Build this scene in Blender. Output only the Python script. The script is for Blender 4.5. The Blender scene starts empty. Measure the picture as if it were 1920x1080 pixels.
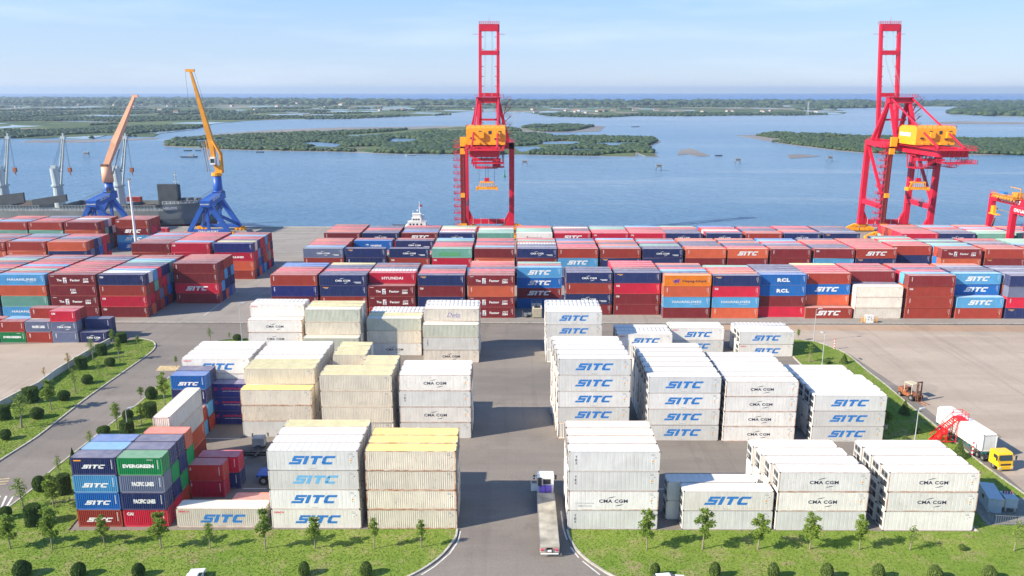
import bpy, math, random
import numpy as np
from mathutils import Vector, Matrix, Euler
random.seed(11)
R = math.radians
SC = bpy.context.scene
COL = SC.collection
# ------------------------------------------------------------------ camera, sky, sun, exposure
F, H, YH = 1490.0, 58.3, 170.0
TH = math.atan((540 - YH) / F)
cam = bpy.data.objects.new('camera', bpy.data.cameras.new('camera')); COL.objects.link(cam); SC.camera = cam
cam.location = (0, 0, H)
cam.rotation_euler = (math.pi / 2 - TH, 0, R(0.3))
cam.data.sensor_width = 36.0; cam.data.lens = F / 1920 * 36; cam.data.clip_start = 1; cam.data.clip_end = 60000
RM = cam.rotation_euler.to_matrix()
SUN_AZ, SUN_EL = R(21), R(33)
w = bpy.data.worlds.new('World'); SC.world = w; w.use_nodes = True
nt = w.node_tree; nt.nodes.clear()
sky = nt.nodes.new('ShaderNodeTexSky'); sky.sky_type = 'NISHITA'; sky.sun_disc = False
sky.sun_elevation = SUN_EL; sky.sun_rotation = math.atan2(-math.cos(SUN_AZ), -math.sin(SUN_AZ)); sky.air_density = 1.0; sky.dust_density = 0.0; sky.ozone_density = 4.0
tc = nt.nodes.new('ShaderNodeTexCoord'); mp = nt.nodes.new('ShaderNodeMapping'); mp.inputs['Scale'].default_value = (1.0, 1.0, 9.0); mp.inputs['Rotation'].default_value = (0.1, 0.05, 0)
nz = nt.nodes.new('ShaderNodeTexNoise'); nz.inputs['Scale'].default_value = 2.6; nz.inputs['Detail'].default_value = 7; nz.inputs['Roughness'].default_value = 0.55
rp = nt.nodes.new('ShaderNodeMapRange'); rp.inputs[1].default_value = 0.5; rp.inputs[2].default_value = 0.85; rp.inputs[3].default_value = 0.0; rp.inputs[4].default_value = 0.42
mx = nt.nodes.new('ShaderNodeMix'); mx.data_type = 'RGBA'; mx.inputs[7].default_value = (4.3, 4.7, 5.3, 1)
bg = nt.nodes.new('ShaderNodeBackground'); bg.inputs[1].default_value = 0.14
wo = nt.nodes.new('ShaderNodeOutputWorld')
L_ = nt.links.new
L_(tc.outputs['Generated'], mp.inputs[0]); L_(mp.outputs[0], nz.inputs['Vector']); L_(nz.outputs['Fac'], rp.inputs[0]); L_(rp.outputs[0], mx.inputs[0])
sep = nt.nodes.new('ShaderNodeSeparateXYZ'); L_(tc.outputs['Generated'], sep.inputs[0])
cr = nt.nodes.new('ShaderNodeValToRGB'); L_(sep.outputs[2], cr.inputs[0]); cr.color_ramp.interpolation = 'EASE'
for p_, c_ in ((0.0, (3.6, 4.35, 5.7)), (0.05, (3.15, 4.2, 5.9)), (0.12, (2.45, 4.0, 6.2)), (0.5, (1.2, 2.7, 5.6)), (1.0, (.7, 1.8, 4.6))):
    e_ = cr.color_ramp.elements[0] if p_ == 0 else cr.color_ramp.elements[-1] if p_ == 1 else cr.color_ramp.elements.new(p_); e_.position = p_; e_.color = (*[q / 10 for q in c_], 1)
sc_ = nt.nodes.new('ShaderNodeVectorMath'); sc_.operation = 'SCALE'; L_(cr.outputs[0], sc_.inputs[0]); sc_.inputs['Scale'].default_value = 6.0
m2 = nt.nodes.new('ShaderNodeMix'); m2.data_type = 'RGBA'; m2.inputs[0].default_value = .86; L_(sky.outputs[0], m2.inputs[6]); L_(sc_.outputs[0], m2.inputs[7]); L_(m2.outputs[2], mx.inputs[6])
L_(mx.outputs[2], bg.inputs[0]); L_(bg.outputs[0], wo.inputs[0])
sd = bpy.data.lights.new('sun', 'SUN'); sd.energy = 4.9; sd.angle = R(0.6); sd.color = (1.0, 0.90, 0.74)
sun = bpy.data.objects.new('sun', sd); COL.objects.link(sun)
sv = Vector((math.cos(SUN_AZ) * math.cos(SUN_EL), math.sin(SUN_AZ) * math.cos(SUN_EL), -math.sin(SUN_EL)))
sun.rotation_euler = sv.to_track_quat('-Z', 'Y').to_euler(); sun.location = (-200, -80, 200)
SC.view_settings.view_transform = 'Standard'; SC.view_settings.look = 'None'; SC.view_settings.exposure = 0.88; SC.view_settings.gamma = 1.0
SC.cycles.volume_max_steps = 32; SC.cycles.volume_bounces = 0; SC.cycles.max_bounces = 5; SC.cycles.diffuse_bounces = 2; SC.cycles.glossy_bounces = 2
SC.cycles.transparent_max_bounces = 6; SC.cycles.transmission_bounces = 2; SC.cycles.sample_clamp_indirect = 4

def G(px, py, h=0.0):
    """point on the level z=h that stands at this place of the 1920 x 1080 view"""
    d = RM @ Vector(((px - 960) / F, (540 - py) / F, -1))
    t = (h - H) / d.z
    return Vector((d.x * t, d.y * t, h))

# ------------------------------------------------------------------ materials
MATS = {}
def nodes(name):
    m = bpy.data.materials.new(name); m.use_nodes = True; MATS[name] = m
    t = m.node_tree; b = t.nodes['Principled BSDF']; return m, t, b
def plain(name, col, rough=0.6, metal=0.0, var=0.12, scale=1.5, bump=0.0):
    m, t, b = nodes(name)
    n = t.nodes.new('ShaderNodeTexNoise'); n.inputs['Scale'].default_value = scale; n.inputs['Detail'].default_value = 5
    c = t.nodes.new('ShaderNodeTexCoord'); t.links.new(c.outputs['Object'], n.inputs['Vector'])
    r = t.nodes.new('ShaderNodeMapRange'); r.inputs[1].default_value = 0.3; r.inputs[2].default_value = 0.7; r.inputs[3].default_value = 1 - var; r.inputs[4].default_value = 1 + var
    t.links.new(n.outputs['Fac'], r.inputs[0])
    x = t.nodes.new('ShaderNodeVectorMath'); x.operation = 'SCALE'; x.inputs[0].default_value = col[:3]; t.links.new(r.outputs[0], x.inputs['Scale'])
    t.links.new(x.outputs[0], b.inputs['Base Color'])
    b.inputs['Roughness'].default_value = rough; b.inputs['Metallic'].default_value = metal
    if bump:
        bp = t.nodes.new('ShaderNodeBump'); bp.inputs['Strength'].default_value = bump; t.links.new(n.outputs['Fac'], bp.inputs['Height']); t.links.new(bp.outputs[0], b.inputs['Normal'])
    return m
def mixc(t, fac, a, b):
    x = t.nodes.new('ShaderNodeMix'); x.data_type = 'RGBA'
    if hasattr(fac, 'links'): t.links.new(fac, x.inputs[0])
    else: x.inputs[0].default_value = fac
    for i, v in ((6, a), (7, b)):
        if hasattr(v, 'links'): t.links.new(v, x.inputs[i])
        else: x.inputs[i].default_value = (*v[:3], 1)
    return x.outputs[2]
def noise(t, vec, scale, detail=5, rough=0.55, lo=0.35, hi=0.65, a=0.0, b=1.0):
    n = t.nodes.new('ShaderNodeTexNoise'); n.inputs['Scale'].default_value = scale; n.inputs['Detail'].default_value = detail; n.inputs['Roughness'].default_value = rough
    if vec is not None: t.links.new(vec, n.inputs['Vector'])
    r = t.nodes.new('ShaderNodeMapRange'); r.inputs[1].default_value = lo; r.inputs[2].default_value = hi; r.inputs[3].default_value = a; r.inputs[4].default_value = b
    t.links.new(n.outputs['Fac'], r.inputs[0]); return r.outputs[0]
def mapping(t, vec, scale=(1, 1, 1), rot=(0, 0, 0)):
    m = t.nodes.new('ShaderNodeMapping'); m.inputs['Scale'].default_value = scale; m.inputs['Rotation'].default_value = rot; t.links.new(vec, m.inputs[0]); return m.outputs[0]
def mathn(t, op, a, b=None, clamp=False):
    n = t.nodes.new('ShaderNodeMath'); n.operation = op; n.use_clamp = clamp
    for i, v in ((0, a), (1, b)):
        if v is None: continue
        if hasattr(v, 'links'): t.links.new(v, n.inputs[i])
        else: n.inputs[i].default_value = v
    return n.outputs[0]

def paint(name, bulk=False, frame=False):
    m, t, b = nodes(name)
    if bulk:
        at = t.nodes.new('ShaderNodeAttribute'); at.attribute_name = 'paint'; base = at.outputs['Color']; rust = at.outputs['Alpha']; rnd = 0.0
    else:
        oi = t.nodes.new('ShaderNodeObjectInfo'); base = oi.outputs['Color']; rust = oi.outputs['Alpha']; rnd = oi.outputs['Random']
    c = t.nodes.new('ShaderNodeTexCoord')
    off = t.nodes.new('ShaderNodeVectorMath'); off.operation = 'ADD'; t.links.new(c.outputs['Object'], off.inputs[0])
    if not bulk:
        s = t.nodes.new('ShaderNodeCombineXYZ'); t.links.new(mathn(t, 'MULTIPLY', rnd, 91.0), s.inputs[0]); t.links.new(mathn(t, 'MULTIPLY', rnd, 57.0), s.inputs[1]); t.links.new(s.outputs[0], off.inputs[1])
    v = off.outputs[0]
    # vertical runs, blotches, dust and painted sun glare on roofs
    streak = noise(t, mapping(t, v, (2.2, 2.2, 0.25)), 1.3, 6, 0.6, 0.44, 0.76, 0.0, 0.2)
    col = mixc(t, streak, base, (0.22, 0.18, 0.14))
    blot = noise(t, v, 0.45, 5, 0.6, 0.38, 0.66, 0.93, 1.05)
    vm = t.nodes.new('ShaderNodeVectorMath'); vm.operation = 'SCALE'; t.links.new(col, vm.inputs[0]); t.links.new(blot, vm.inputs['Scale']); col = vm.outputs[0]
    g = t.nodes.new('ShaderNodeNewGeometry'); sx = t.nodes.new('ShaderNodeSeparateXYZ'); t.links.new(g.outputs['True Normal'], sx.inputs[0])
    up = mathn(t, 'GREATER_THAN', sx.outputs[2], 0.6)
    dust_glare = mathn(t, 'MULTIPLY', up, noise(t, v, 0.7, 6, 0.65, 0.3, 0.7, 0.2, 0.46))
    col = mixc(t, dust_glare, col, (0.66, 0.60, 0.58))
    dk = mathn(t, 'MULTIPLY', up, noise(t, mapping(t, v, (1, 1, 1)), 1.1, 7, 0.75, 0.62, 0.76, 0.0, 0.3))
    col = mixc(t, dk, col, (0.12, 0.09, 0.07))
    sp = noise(t, mapping(t, v, (1.6, 1.6, .7)), 2.2, 7, 0.75, 0.575, 0.66, 0.0, 1.0)
    rr = mathn(t, 'MULTIPLY', sp, mathn(t, 'ADD', mathn(t, 'MULTIPLY', rust, 0.5), 0.07))
    if frame:
        e = noise(t, v, 0.9, 6, 0.7, 0.35, 0.6, 0.1, 1.0)
        rr = mathn(t, 'MAXIMUM', rr, mathn(t, 'MULTIPLY', e, rust), )
    col = mixc(t, rr, col, (0.42, 0.16, 0.055))
    t.links.new(col, b.inputs['Base Color'])
    b.inputs['Roughness'].default_value = 0.55; b.inputs['Specular IOR Level'].default_value = 0.35
    return m
paint('container_paint'); paint('container_frame', frame=True); paint('bulk_paint', bulk=True); paint('bulk_frame', bulk=True, frame=True)
for nm, c in dict(mark_white=(.82, .82, .80), mark_blue=(.03, .20, .55), mark_sky=(.16, .45, .72), mark_navy=(.03, .035, .07), mark_orange=(.9, .36, .03), mark_red=(.7, .03, .06), mark_purple=(.12, .07, .4), mark_grey=(.35, .37, .38), mark_green=(.1, .35, .15)).items():
    plain(nm, c, 0.6, var=0.08, scale=2.0)
plain('dark_metal', (.035, .035, .04), .5); plain('grey_metal', (.28, .29, .30), .45, .4); plain('steel_grey', (.42, .45, .47), .5)
plain('crane_red', (.56, .010, .038), .42, var=.1, scale=.3); plain('crane_yellow', (.88, .36, .015), .45, var=.12, scale=.8); plain('crane_blue', (.02, .10, .42), .45, var=.15, scale=.4)
plain('salmon_paint', (.80, .42, .26), .5, var=.1, scale=.3); plain('boom_yellow', (.72, .30, .02), .5, var=.12, scale=.3)
plain('hull_grey', (.15, .17, .175), .5, var=.25, scale=.12); plain('hull_red', (.16, .03, .025), .6, var=.2, scale=.2); plain('hatch_grey', (.055, .065, .075), .5, var=.2, scale=.3); plain('deck_grey', (.22, .21, .20), .7, var=.3, scale=.2); plain('ship_crane_paint', (.40, .47, .49), .5, var=.1, scale=.4)
plain('white_paint', (.78, .78, .76), .5, var=.06); plain('tyre_rubber', (.02, .02, .021), .85); plain('cab_yellow', (.85, .50, .02), .35, var=.05); plain('glass_dark', (.03, .05, .06), .08, var=.05)
plain('purple_paint', (.20, .13, .62), .5); plain('trolley_paint', (.60, .26, .03), .55, var=.4, scale=1.5); plain('rusty_orange', (.30, .10, .045), .6, var=.3, scale=2); plain('roof_yellow', (.88, .69, .24), .55, var=.12, scale=1.2); plain('roof_khaki', (.66, .59, .33), .6, var=.15, scale=1.2); plain('stair_red', (.75, .015, .02), .45); plain('teal_metal', (.03, .14, .14), .5)
plain('trailer_deck', (.36, .33, .27), .85, var=.35, scale=.6); plain('trunk_bark', (.26, .22, .17), .9, var=.2, scale=4); plain('concrete_light', (.46, .44, .40), .85, var=.15, scale=.7, bump=.2)
plain('kerb_concrete', (.42, .39, .34), .85, var=.25, scale=1.5); plain('wall_plaster', (.50, .50, .48), .8, var=.2, scale=.4); plain('line_paint', (.62, .61, .58), .7, var=.2, scale=1); plain('line_yellow', (.50, .38, .20), .8, var=.3, scale=1)
plain('light_blue_metal', (.38, .47, .52), .45, var=.08); plain('rust_brown', (.16, .08, .05), .8, var=.3, scale=2); plain('house_wall', (.46, .45, .43), .8); plain('house_roof', (.26, .16, .12), .8); plain('cream_wall', (.62, .55, .40), .8)
plain('car_white', (.75, .76, .77), .25, var=.02); plain('boat_dark', (.06, .07, .09), .7); plain('light_lens', (.6, .6, .58), .3); plain('buoy_green', (.02, .2, .1), .5)

def leafmat(name, c1, c2, trans=0.25, scale=6.0):
    m, t, b = nodes(name)
    g = t.nodes.new('ShaderNodeNewGeometry'); oi = t.nodes.new('ShaderNodeObjectInfo')
    f = mathn(t, 'ADD', mathn(t, 'MULTIPLY', g.outputs['Random Per Island'], 0.75), mathn(t, 'MULTIPLY', oi.outputs['Random'], 0.25))
    col = mixc(t, f, c1, c2); t.links.new(col, b.inputs['Base Color']); b.inputs['Roughness'].default_value = 0.6; b.inputs['Specular IOR Level'].default_value = 0.25
    if trans:
        tr = t.nodes.new('ShaderNodeBsdfTranslucent'); t.links.new(col, tr.inputs['Color']); mxs = t.nodes.new('ShaderNodeMixShader'); mxs.inputs[0].default_value = trans
        t.links.new(b.outputs[0], mxs.inputs[1]); t.links.new(tr.outputs[0], mxs.inputs[2]); t.links.new(mxs.outputs[0], t.nodes['Material Output'].inputs['Surface'])
    return m
leafmat('leaf_young', (.10, .19, .025), (.27, .36, .06), .35); leafmat('leaf_dark', (.055, .11, .03), (.13, .20, .055), .35)
leafmat('leaf_bush', (.09, .15, .035), (.19, .26, .07), .3); leafmat('leaf_orange', (.42, .20, .05), (.32, .30, .06), .3)
leafmat('wood_foliage', (.016, .038, .020), (.062, .095, .038), .0); leafmat('grass_blade', (.13, .22, .03), (.23, .30, .055), .45)

# ------------------------------------------------------------------ mesh helpers
class MB:
    def __init__(s): s.v = []; s.f = []; s.m = []; s.k = 0
    def add(s, vs, fs, k=None):
        o = len(s.v); s.v += [tuple(p) for p in vs]; s.f += [tuple(i + o for i in f) for f in fs]; s.m += [s.k if k is None else k] * len(fs); return s
    def box(s, x0, x1, y0, y1, z0, z1, k=None):
        return s.add([(x0, y0, z0), (x1, y0, z0), (x1, y1, z0), (x0, y1, z0), (x0, y0, z1), (x1, y0, z1), (x1, y1, z1), (x0, y1, z1)],
                     [(0, 3, 2, 1), (4, 5, 6, 7), (0, 1, 5, 4), (1, 2, 6, 5), (2, 3, 7, 6), (3, 0, 4, 7)], k)
    def beam(s, p, q, w, h=None, w2=None, h2=None, k=None):
        p, q = Vector(p), Vector(q); h = w if h is None else h; w2 = w if w2 is None else w2; h2 = h if h2 is None else h2
        d = (q - p).normalized(); up = Vector((0, 0, 1)) if abs(d.z) < 0.95 else Vector((0, 1, 0))
        a = d.cross(up).normalized(); b = a.cross(d)
        vs = [c + a * (i * ww / 2) + b * (j * hh / 2) for c, ww, hh in ((p, w, h), (q, w2, h2)) for i, j in ((-1, -1), (1, -1), (1, 1), (-1, 1))]
        return s.add(vs, [(0, 1, 2, 3), (7, 6, 5, 4), (0, 4, 5, 1), (1, 5, 6, 2), (2, 6, 7, 3), (3, 7, 4, 0)], k)
    def cyl(s, p, q, r, r2=None, n=10, k=None, cap=True):
        p, q = Vector(p), Vector(q); r2 = r if r2 is None else r2
        d = (q - p).normalized(); up = Vector((0, 0, 1)) if abs(d.z) < 0.95 else Vector((0, 1, 0))
        a = d.cross(up).normalized(); b = a.cross(d)
        vs = []
        for c, rr in ((p, r), (q, r2)):
            vs += [c + a * (math.cos(2 * math.pi * i / n) * rr) + b * (math.sin(2 * math.pi * i / n) * rr) for i in range(n)]
        fs = [(i, i + n, (i + 1) % n + n, (i + 1) % n) for i in range(n)]
        if cap: fs += [tuple(range(n)), tuple(reversed(range(n, 2 * n)))]
        return s.add(vs, fs, k)
    def prism(s, poly, z0, z1, k=None):
        n = len(poly); vs = [(x, y, z0) for x, y in poly] + [(x, y, z1) for x, y in poly]
        return s.add(vs, [tuple(reversed(range(n))), tuple(range(n, 2 * n))] + [(i, (i + 1) % n, (i + 1) % n + n, i + n) for i in range(n)], k)
    def rail(s, pts, h=1.1, w=.06, step=2.0, k=None):
        for a, b in zip(pts, pts[1:]):
            a, b = Vector(a), Vector(b); u = Vector((0, 0, h)); s.beam(a + u, b + u, w, k=k); s.beam(a + u * .5, b + u * .5, w, k=k)
            n = max(1, int((b - a).length / step))
            for i in range(n + 1): c = a.lerp(b, i / n); s.beam(c, c + u, w, k=k)
        return s
    def mesh(s, name, mats, smooth=False):
        me = bpy.data.meshes.new(name); me.from_pydata(s.v, [], s.f)
        for m in (mats if isinstance(mats, (list, tuple)) else [mats]): me.materials.append(MATS[m])
        me.polygons.foreach_set('material_index', s.m)
        if smooth: me.polygons.foreach_set('use_smooth', [True] * len(s.f))
        me.update(); return me
    def obj(s, name, mats, parent=None, smooth=False): return link(name, s.mesh(name, mats, smooth), parent)
def link(name, data, parent=None):
    o = bpy.data.objects.new(name, data); COL.objects.link(o)
    if parent is not None: o.parent = parent
    return o
def tag(o, label=None, cat=None, group=None, kind=None):
    for a, b in (('label', label), ('category', cat), ('group', group), ('kind', kind)):
        if b: o[a] = b
    return o
def thing(name, label, cat, loc=(0, 0, 0), rz=0.0, group=None):
    o = bpy.data.objects.new(name, None); COL.objects.link(o); o.location = loc; o.rotation_euler = (0, 0, rz); o.empty_display_size = .3
    return tag(o, label, cat, group)
def copy_tree(o, parent=None):
    c = o.copy(); COL.objects.link(c); c.parent = parent
    for ch in list(o.children): copy_tree(ch, c)
    return c
def sheet(name, poly, z, mat, kind='structure', thick=0.0):
    b = MB()
    if thick: b.prism(poly, z - thick, z)
    else: b.add([(x, y, z) for x, y in poly], [tuple(range(len(poly)))])
    o = b.obj(name, mat); o['kind'] = kind; return o
def smoothline(pts, n=6):
    out = []
    P = [pts[0]] + list(pts) + [pts[-1]]
    for i in range(1, len(P) - 2):
        a, b, c, d = [np.array(P[j][:2], float) for j in (i - 1, i, i + 1, i + 2)]
        for k in range(n):
            u = k / n; out.append(tuple(.5 * ((2 * b) + (c - a) * u + (2 * a - 5 * b + 4 * c - d) * u * u + (3 * b - a - 3 * c + d) * u ** 3)))
    out.append(tuple(pts[-1][:2])); return out
def ribbon(b, pts, width, z0, z1):
    P = [Vector((p[0], p[1], 0)) for p in pts]; L = []; Rr = []
    for i, p in enumerate(P):
        d = (P[min(i + 1, len(P) - 1)] - P[max(i - 1, 0)]).normalized(); n = Vector((-d.y, d.x, 0)); L.append(p + n * width / 2); Rr.append(p - n * width / 2)
    n = len(P); vs = [(q.x, q.y, z) for z in (z0, z1) for q in L] + [(q.x, q.y, z) for z in (z0, z1) for q in Rr]
    A, B, C, D = 0, n, 2 * n, 3 * n; fs = []
    for i in range(n - 1):
        fs += [(B + i, D + i, D + i + 1, B + i + 1), (A + i, B + i, B + i + 1, A + i + 1), (D + i, C + i, C + i + 1, D + i + 1)]
    fs += [(A, C, D, B), (A + n - 1, B + n - 1, D + n - 1, C + n - 1)]
    b.add(vs, fs); return b
def pts(*a): return [tuple(G(x, y)[:2]) for x, y in a]
# ------------------------------------------------------------------ ground, water, far land
WZ = -4.0
def ground_mat(name, c1, c2, c3, streak=(.25, 1.6), stain=.3):
    m, t, b = nodes(name)
    c = t.nodes.new('ShaderNodeNewGeometry'); v = c.outputs['Position']
    a = noise(t, v, .028, 6, .6, .3, .7); col = mixc(t, a, c1, c2)
    s = noise(t, mapping(t, v, (streak[0] * .1, streak[1] * .1, 1), (0, 0, R(28))), 1.0, 7, .65, .45, .7, 0, .55); col = mixc(t, s, col, c3)
    d = noise(t, v, .22, 8, .72, .56, .72, 0, stain); col = mixc(t, d, col, (.055, .05, .05))
    tk = noise(t, mapping(t, v, (.5, .02, 1), (0, 0, R(7))), 1.0, 5, .6, .54, .72, 0, .22); col = mixc(t, tk, col, (.075, .068, .064)); pt = noise(t, v, .05, 2, .4, .60, .62, 0, .16); col = mixc(t, pt, col, (.11, .10, .10))
    cr = noise(t, v, 2.5, 6, .8, .3, .7, .88, 1.12)
    # slab joints
    br = t.nodes.new('ShaderNodeTexBrick'); t.links.new(mapping(t, v, (.1, .1, .1)), br.inputs['Vector']); br.inputs['Scale'].default_value = 1.0; br.inputs['Mortar Size'].default_value = .006; br.inputs['Color1'].default_value = (1, 1, 1, 1); br.inputs['Color2'].default_value = (.975, .975, .975, 1); br.inputs['Mortar'].default_value = (.95, .95, .95, 1)
    vm = t.nodes.new('ShaderNodeVectorMath'); vm.operation = 'SCALE'; t.links.new(col, vm.inputs[0]); t.links.new(cr, vm.inputs['Scale'])
    mm = t.nodes.new('ShaderNodeVectorMath'); mm.operation = 'MULTIPLY'; t.links.new(vm.outputs[0], mm.inputs[0]); t.links.new(br.outputs['Color'], mm.inputs[1])
    t.links.new(mm.outputs[0], b.inputs['Base Color']); b.inputs['Roughness'].default_value = .9; b.inputs['Specular IOR Level'].default_value = .2
ground_mat('yard_asphalt', (.165, .146, .13), (.22, .193, .17), (.27, .24, .21))
ground_mat('dusty_asphalt', (.33, .27, .215), (.41, .335, .27), (.48, .40, .325), stain=.14)
ground_mat('quay_concrete', (.23, .21, .19), (.30, .275, .245), (.34, .31, .28), stain=.35)
ground_mat('brown_gravel', (.34, .23, .16), (.42, .30, .21), (.36, .27, .2), stain=.2)

def grass_mat():
    m, t, b = nodes('lawn_grass'); g = t.nodes.new('ShaderNodeNewGeometry'); v = g.outputs['Position']
    a = noise(t, v, .12, 7, .65, .32, .68); col = mixc(t, a, (.13, .215, .03), (.205, .265, .052))
    d = noise(t, v, .3, 7, .7, .5, .66, 0, .85); col = mixc(t, d, col, (.29, .26, .12)); so = noise(t, v, .16, 6, .7, .62, .68, 0, .7); col = mixc(t, so, col, (.30, .22, .14))
    e = noise(t, v, 3.5, 5, .8, .3, .7, .78, 1.2); vm = t.nodes.new('ShaderNodeVectorMath'); vm.operation = 'SCALE'; t.links.new(col, vm.inputs[0]); t.links.new(e, vm.inputs['Scale'])
    t.links.new(vm.outputs[0], b.inputs['Base Color']); b.inputs['Roughness'].default_value = .9; b.inputs['Specular IOR Level'].default_value = .1
    bp = t.nodes.new('ShaderNodeBump'); bp.inputs['Strength'].default_value = .4; bp.inputs['Distance'].default_value = .15; t.links.new(noise(t, v, 2.2, 6, .75, .2, .8), bp.inputs['Height']); t.links.new(bp.outputs[0], b.inputs['Normal'])
grass_mat()
def water_mat():
    m, t, b = nodes('sea_water'); g = t.nodes.new('ShaderNodeNewGeometry'); v = g.outputs['Position']
    a = noise(t, mapping(t, v, (.0011, .0035, 1), (0, 0, R(-8))), 1.0, 6, .55, .38, .66); col = mixc(t, a, (.070, .175, .30), (.155, .25, .365))
    cur = noise(t, mapping(t, v, (.002, .012, 1), (0, 0, R(-10))), 1.0, 6, .6, .58, .66, 0, .5); col = mixc(t, cur, col, (.25, .32, .40))
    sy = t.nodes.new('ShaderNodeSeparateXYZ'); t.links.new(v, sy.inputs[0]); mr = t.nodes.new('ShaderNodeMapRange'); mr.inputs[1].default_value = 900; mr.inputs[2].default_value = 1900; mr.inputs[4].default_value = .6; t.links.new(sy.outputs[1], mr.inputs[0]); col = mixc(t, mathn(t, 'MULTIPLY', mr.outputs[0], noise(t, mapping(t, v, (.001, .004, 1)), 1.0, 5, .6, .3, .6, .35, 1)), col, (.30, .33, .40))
    # open sea beyond the barrier land
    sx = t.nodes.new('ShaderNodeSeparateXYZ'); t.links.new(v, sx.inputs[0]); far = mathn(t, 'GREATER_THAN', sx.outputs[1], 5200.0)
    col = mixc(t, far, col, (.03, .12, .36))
    t.links.new(col, b.inputs['Base Color']); b.inputs['Roughness'].default_value = .22; b.inputs['IOR'].default_value = 1.33; t.links.new(mathn(t, 'SUBTRACT', .34, mathn(t, 'MULTIPLY', far, .30)), b.inputs['Specular IOR Level'])
    h1 = noise(t, mapping(t, v, (1, 1.6, 1), (0, 0, R(30))), .16, 6, .7, .2, .8); h2 = noise(t, mapping(t, v, (1, 2.2, 1), (0, 0, R(-20))), .045, 4, .6, .2, .8)
    bp = t.nodes.new('ShaderNodeBump'); bp.inputs['Strength'].default_value = .8; bp.inputs['Distance'].default_value = 1.5; t.links.new(mathn(t, 'ADD', h1, mathn(t, 'MULTIPLY', h2, 1.6)), bp.inputs['Height']); t.links.new(bp.outputs[0], b.inputs['Normal'])
water_mat()
def land_mat(name, green=.5, pond=.35, sc=1.0):
    m, t, b = nodes(name); g = t.nodes.new('ShaderNodeNewGeometry'); v = g.outputs['Position']
    vo = t.nodes.new('ShaderNodeTexVoronoi'); vo.inputs['Scale'].default_value = 1.0; vo.distance = 'CHEBYCHEV'
    wn = t.nodes.new('ShaderNodeTexNoise'); wn.inputs['Scale'].default_value = .004; t.links.new(v, wn.inputs['Vector'])
    ad = t.nodes.new('ShaderNodeVectorMath'); ad.operation = 'MULTIPLY_ADD'; t.links.new(wn.outputs['Color'], ad.inputs[0]); ad.inputs[1].default_value = (160, 160, 0); t.links.new(v, ad.inputs[2])
    t.links.new(mapping(t, ad.outputs[0], (.010 * sc, .0072 * sc, 1), (0, 0, R(14))), vo.inputs['Vector'])
    s = t.nodes.new('ShaderNodeSeparateColor'); t.links.new(vo.outputs['Color'], s.inputs[0])
    col = mixc(t, s.outputs[1], (.055, .085, .032), (.11, .145, .055)); br = mathn(t, 'GREATER_THAN', s.outputs[2], .72); col = mixc(t, br, col, (.24, .20, .15))
    tr = noise(t, v, .006, 7, .7, .48, .58); col = mixc(t, mathn(t, 'MULTIPLY', tr, green), col, (.030, .062, .024))
    p = mathn(t, 'LESS_THAN', s.outputs[0], pond)
    edge = mathn(t, 'LESS_THAN', vo.outputs['Distance'], .44); p = mathn(t, 'MULTIPLY', p, edge)
    col = mixc(t, p, col, (.22, .31, .38)); t.links.new(col, b.inputs['Base Color'])
    rg = t.nodes.new('ShaderNodeMapRange'); rg.inputs[3].default_value = .95; rg.inputs[4].default_value = .15; t.links.new(p, rg.inputs[0]); t.links.new(rg.outputs[0], b.inputs['Roughness'])
    b.inputs['Specular IOR Level'].default_value = .3
land_mat('far_fields', .9, .30); land_mat('island_ground', 1.0, .10, 2.2); land_mat('woodland_ground', 1.0, .03)
plain('mud_flat', (.20, .175, .155), .6, var=.25, scale=.01); plain('marsh_green', (.10, .17, .045), .9, var=.2, scale=.02)

QY = 345.0
yard = sheet('yard_ground', [(-1200, -120), (1200, -120), (1200, QY), (-1200, QY)], 0.0, 'yard_asphalt', thick=5.0)
sheet('quay_pavement', [(-1200, 197.2), (1200, 197.2), (1200, QY - 1.2), (-1200, QY - 1.2)], .004, 'quay_concrete')
sheet('dusty_yard', pts((1500, 609), (2000, 610), (2150, 1150), (2150, 1300), (1925, 925), (1700, 735), (1590, 662), (1480, 633), (1380, 612)), .004, 'dusty_asphalt')
sheet('gravel_strip', pts((1150, 609), (2050, 611), (2050, 623), (1480, 619), (1150, 617)), .008, 'brown_gravel')
sheet('dusty_lot', pts((-120, 650), (205, 640), (142, 680), (72, 728), (0, 762), (-120, 820)), .006, 'dusty_asphalt')
# slot drain along the container apron, quay kerb
b = MB(); b.box(-260, 260, 196.5, 196.9, .006, .010); tag(b.obj('drain_slot', 'dark_metal'), kind='structure')
b = MB(); b.box(-1200, 1200, 196.95, 197.2, 0, .16); b.box(-1200, 1200, QY - 1.2, QY, 0, .35); tag(b.obj('quay_kerb', 'kerb_concrete'), kind='structure')
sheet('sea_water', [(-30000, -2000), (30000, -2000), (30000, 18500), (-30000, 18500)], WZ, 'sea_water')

def poly_lawn(name, P, kerbs=()):
    p = pts(*P); o = sheet(name, p, .12, 'lawn_grass', thick=.12)
    for K in kerbs:
        b = MB(); ribbon(b, smoothline(pts(*K), 5), .28, .0, .19); tag(b.obj('kerb', 'kerb_concrete'), kind='structure')
    return p
KA = [(-70, 912), (0, 864), (55, 829), (82, 810), (165, 745), (250, 685), (283, 661), (291, 650), (288, 642), (277, 638), (262, 635)]
LA = poly_lawn('lawn_strip', KA + [(207, 645), (142, 682), (72, 730), (0, 764), (-80, 812)], [KA])
KB = [(-60, 1002), (0, 962), (15, 953), (62, 917), (95, 885), (124, 862), (200, 802), (232, 777), (260, 757), (300, 722), (322, 705), (340, 690), (362, 664), (390, 645), (425, 637), (470, 635)]
KB2 = [(857, 993), (855, 1006), (850, 1015), (830, 1040), (805, 1060), (770, 1080), (700, 1108), (560, 1130)]
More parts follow.
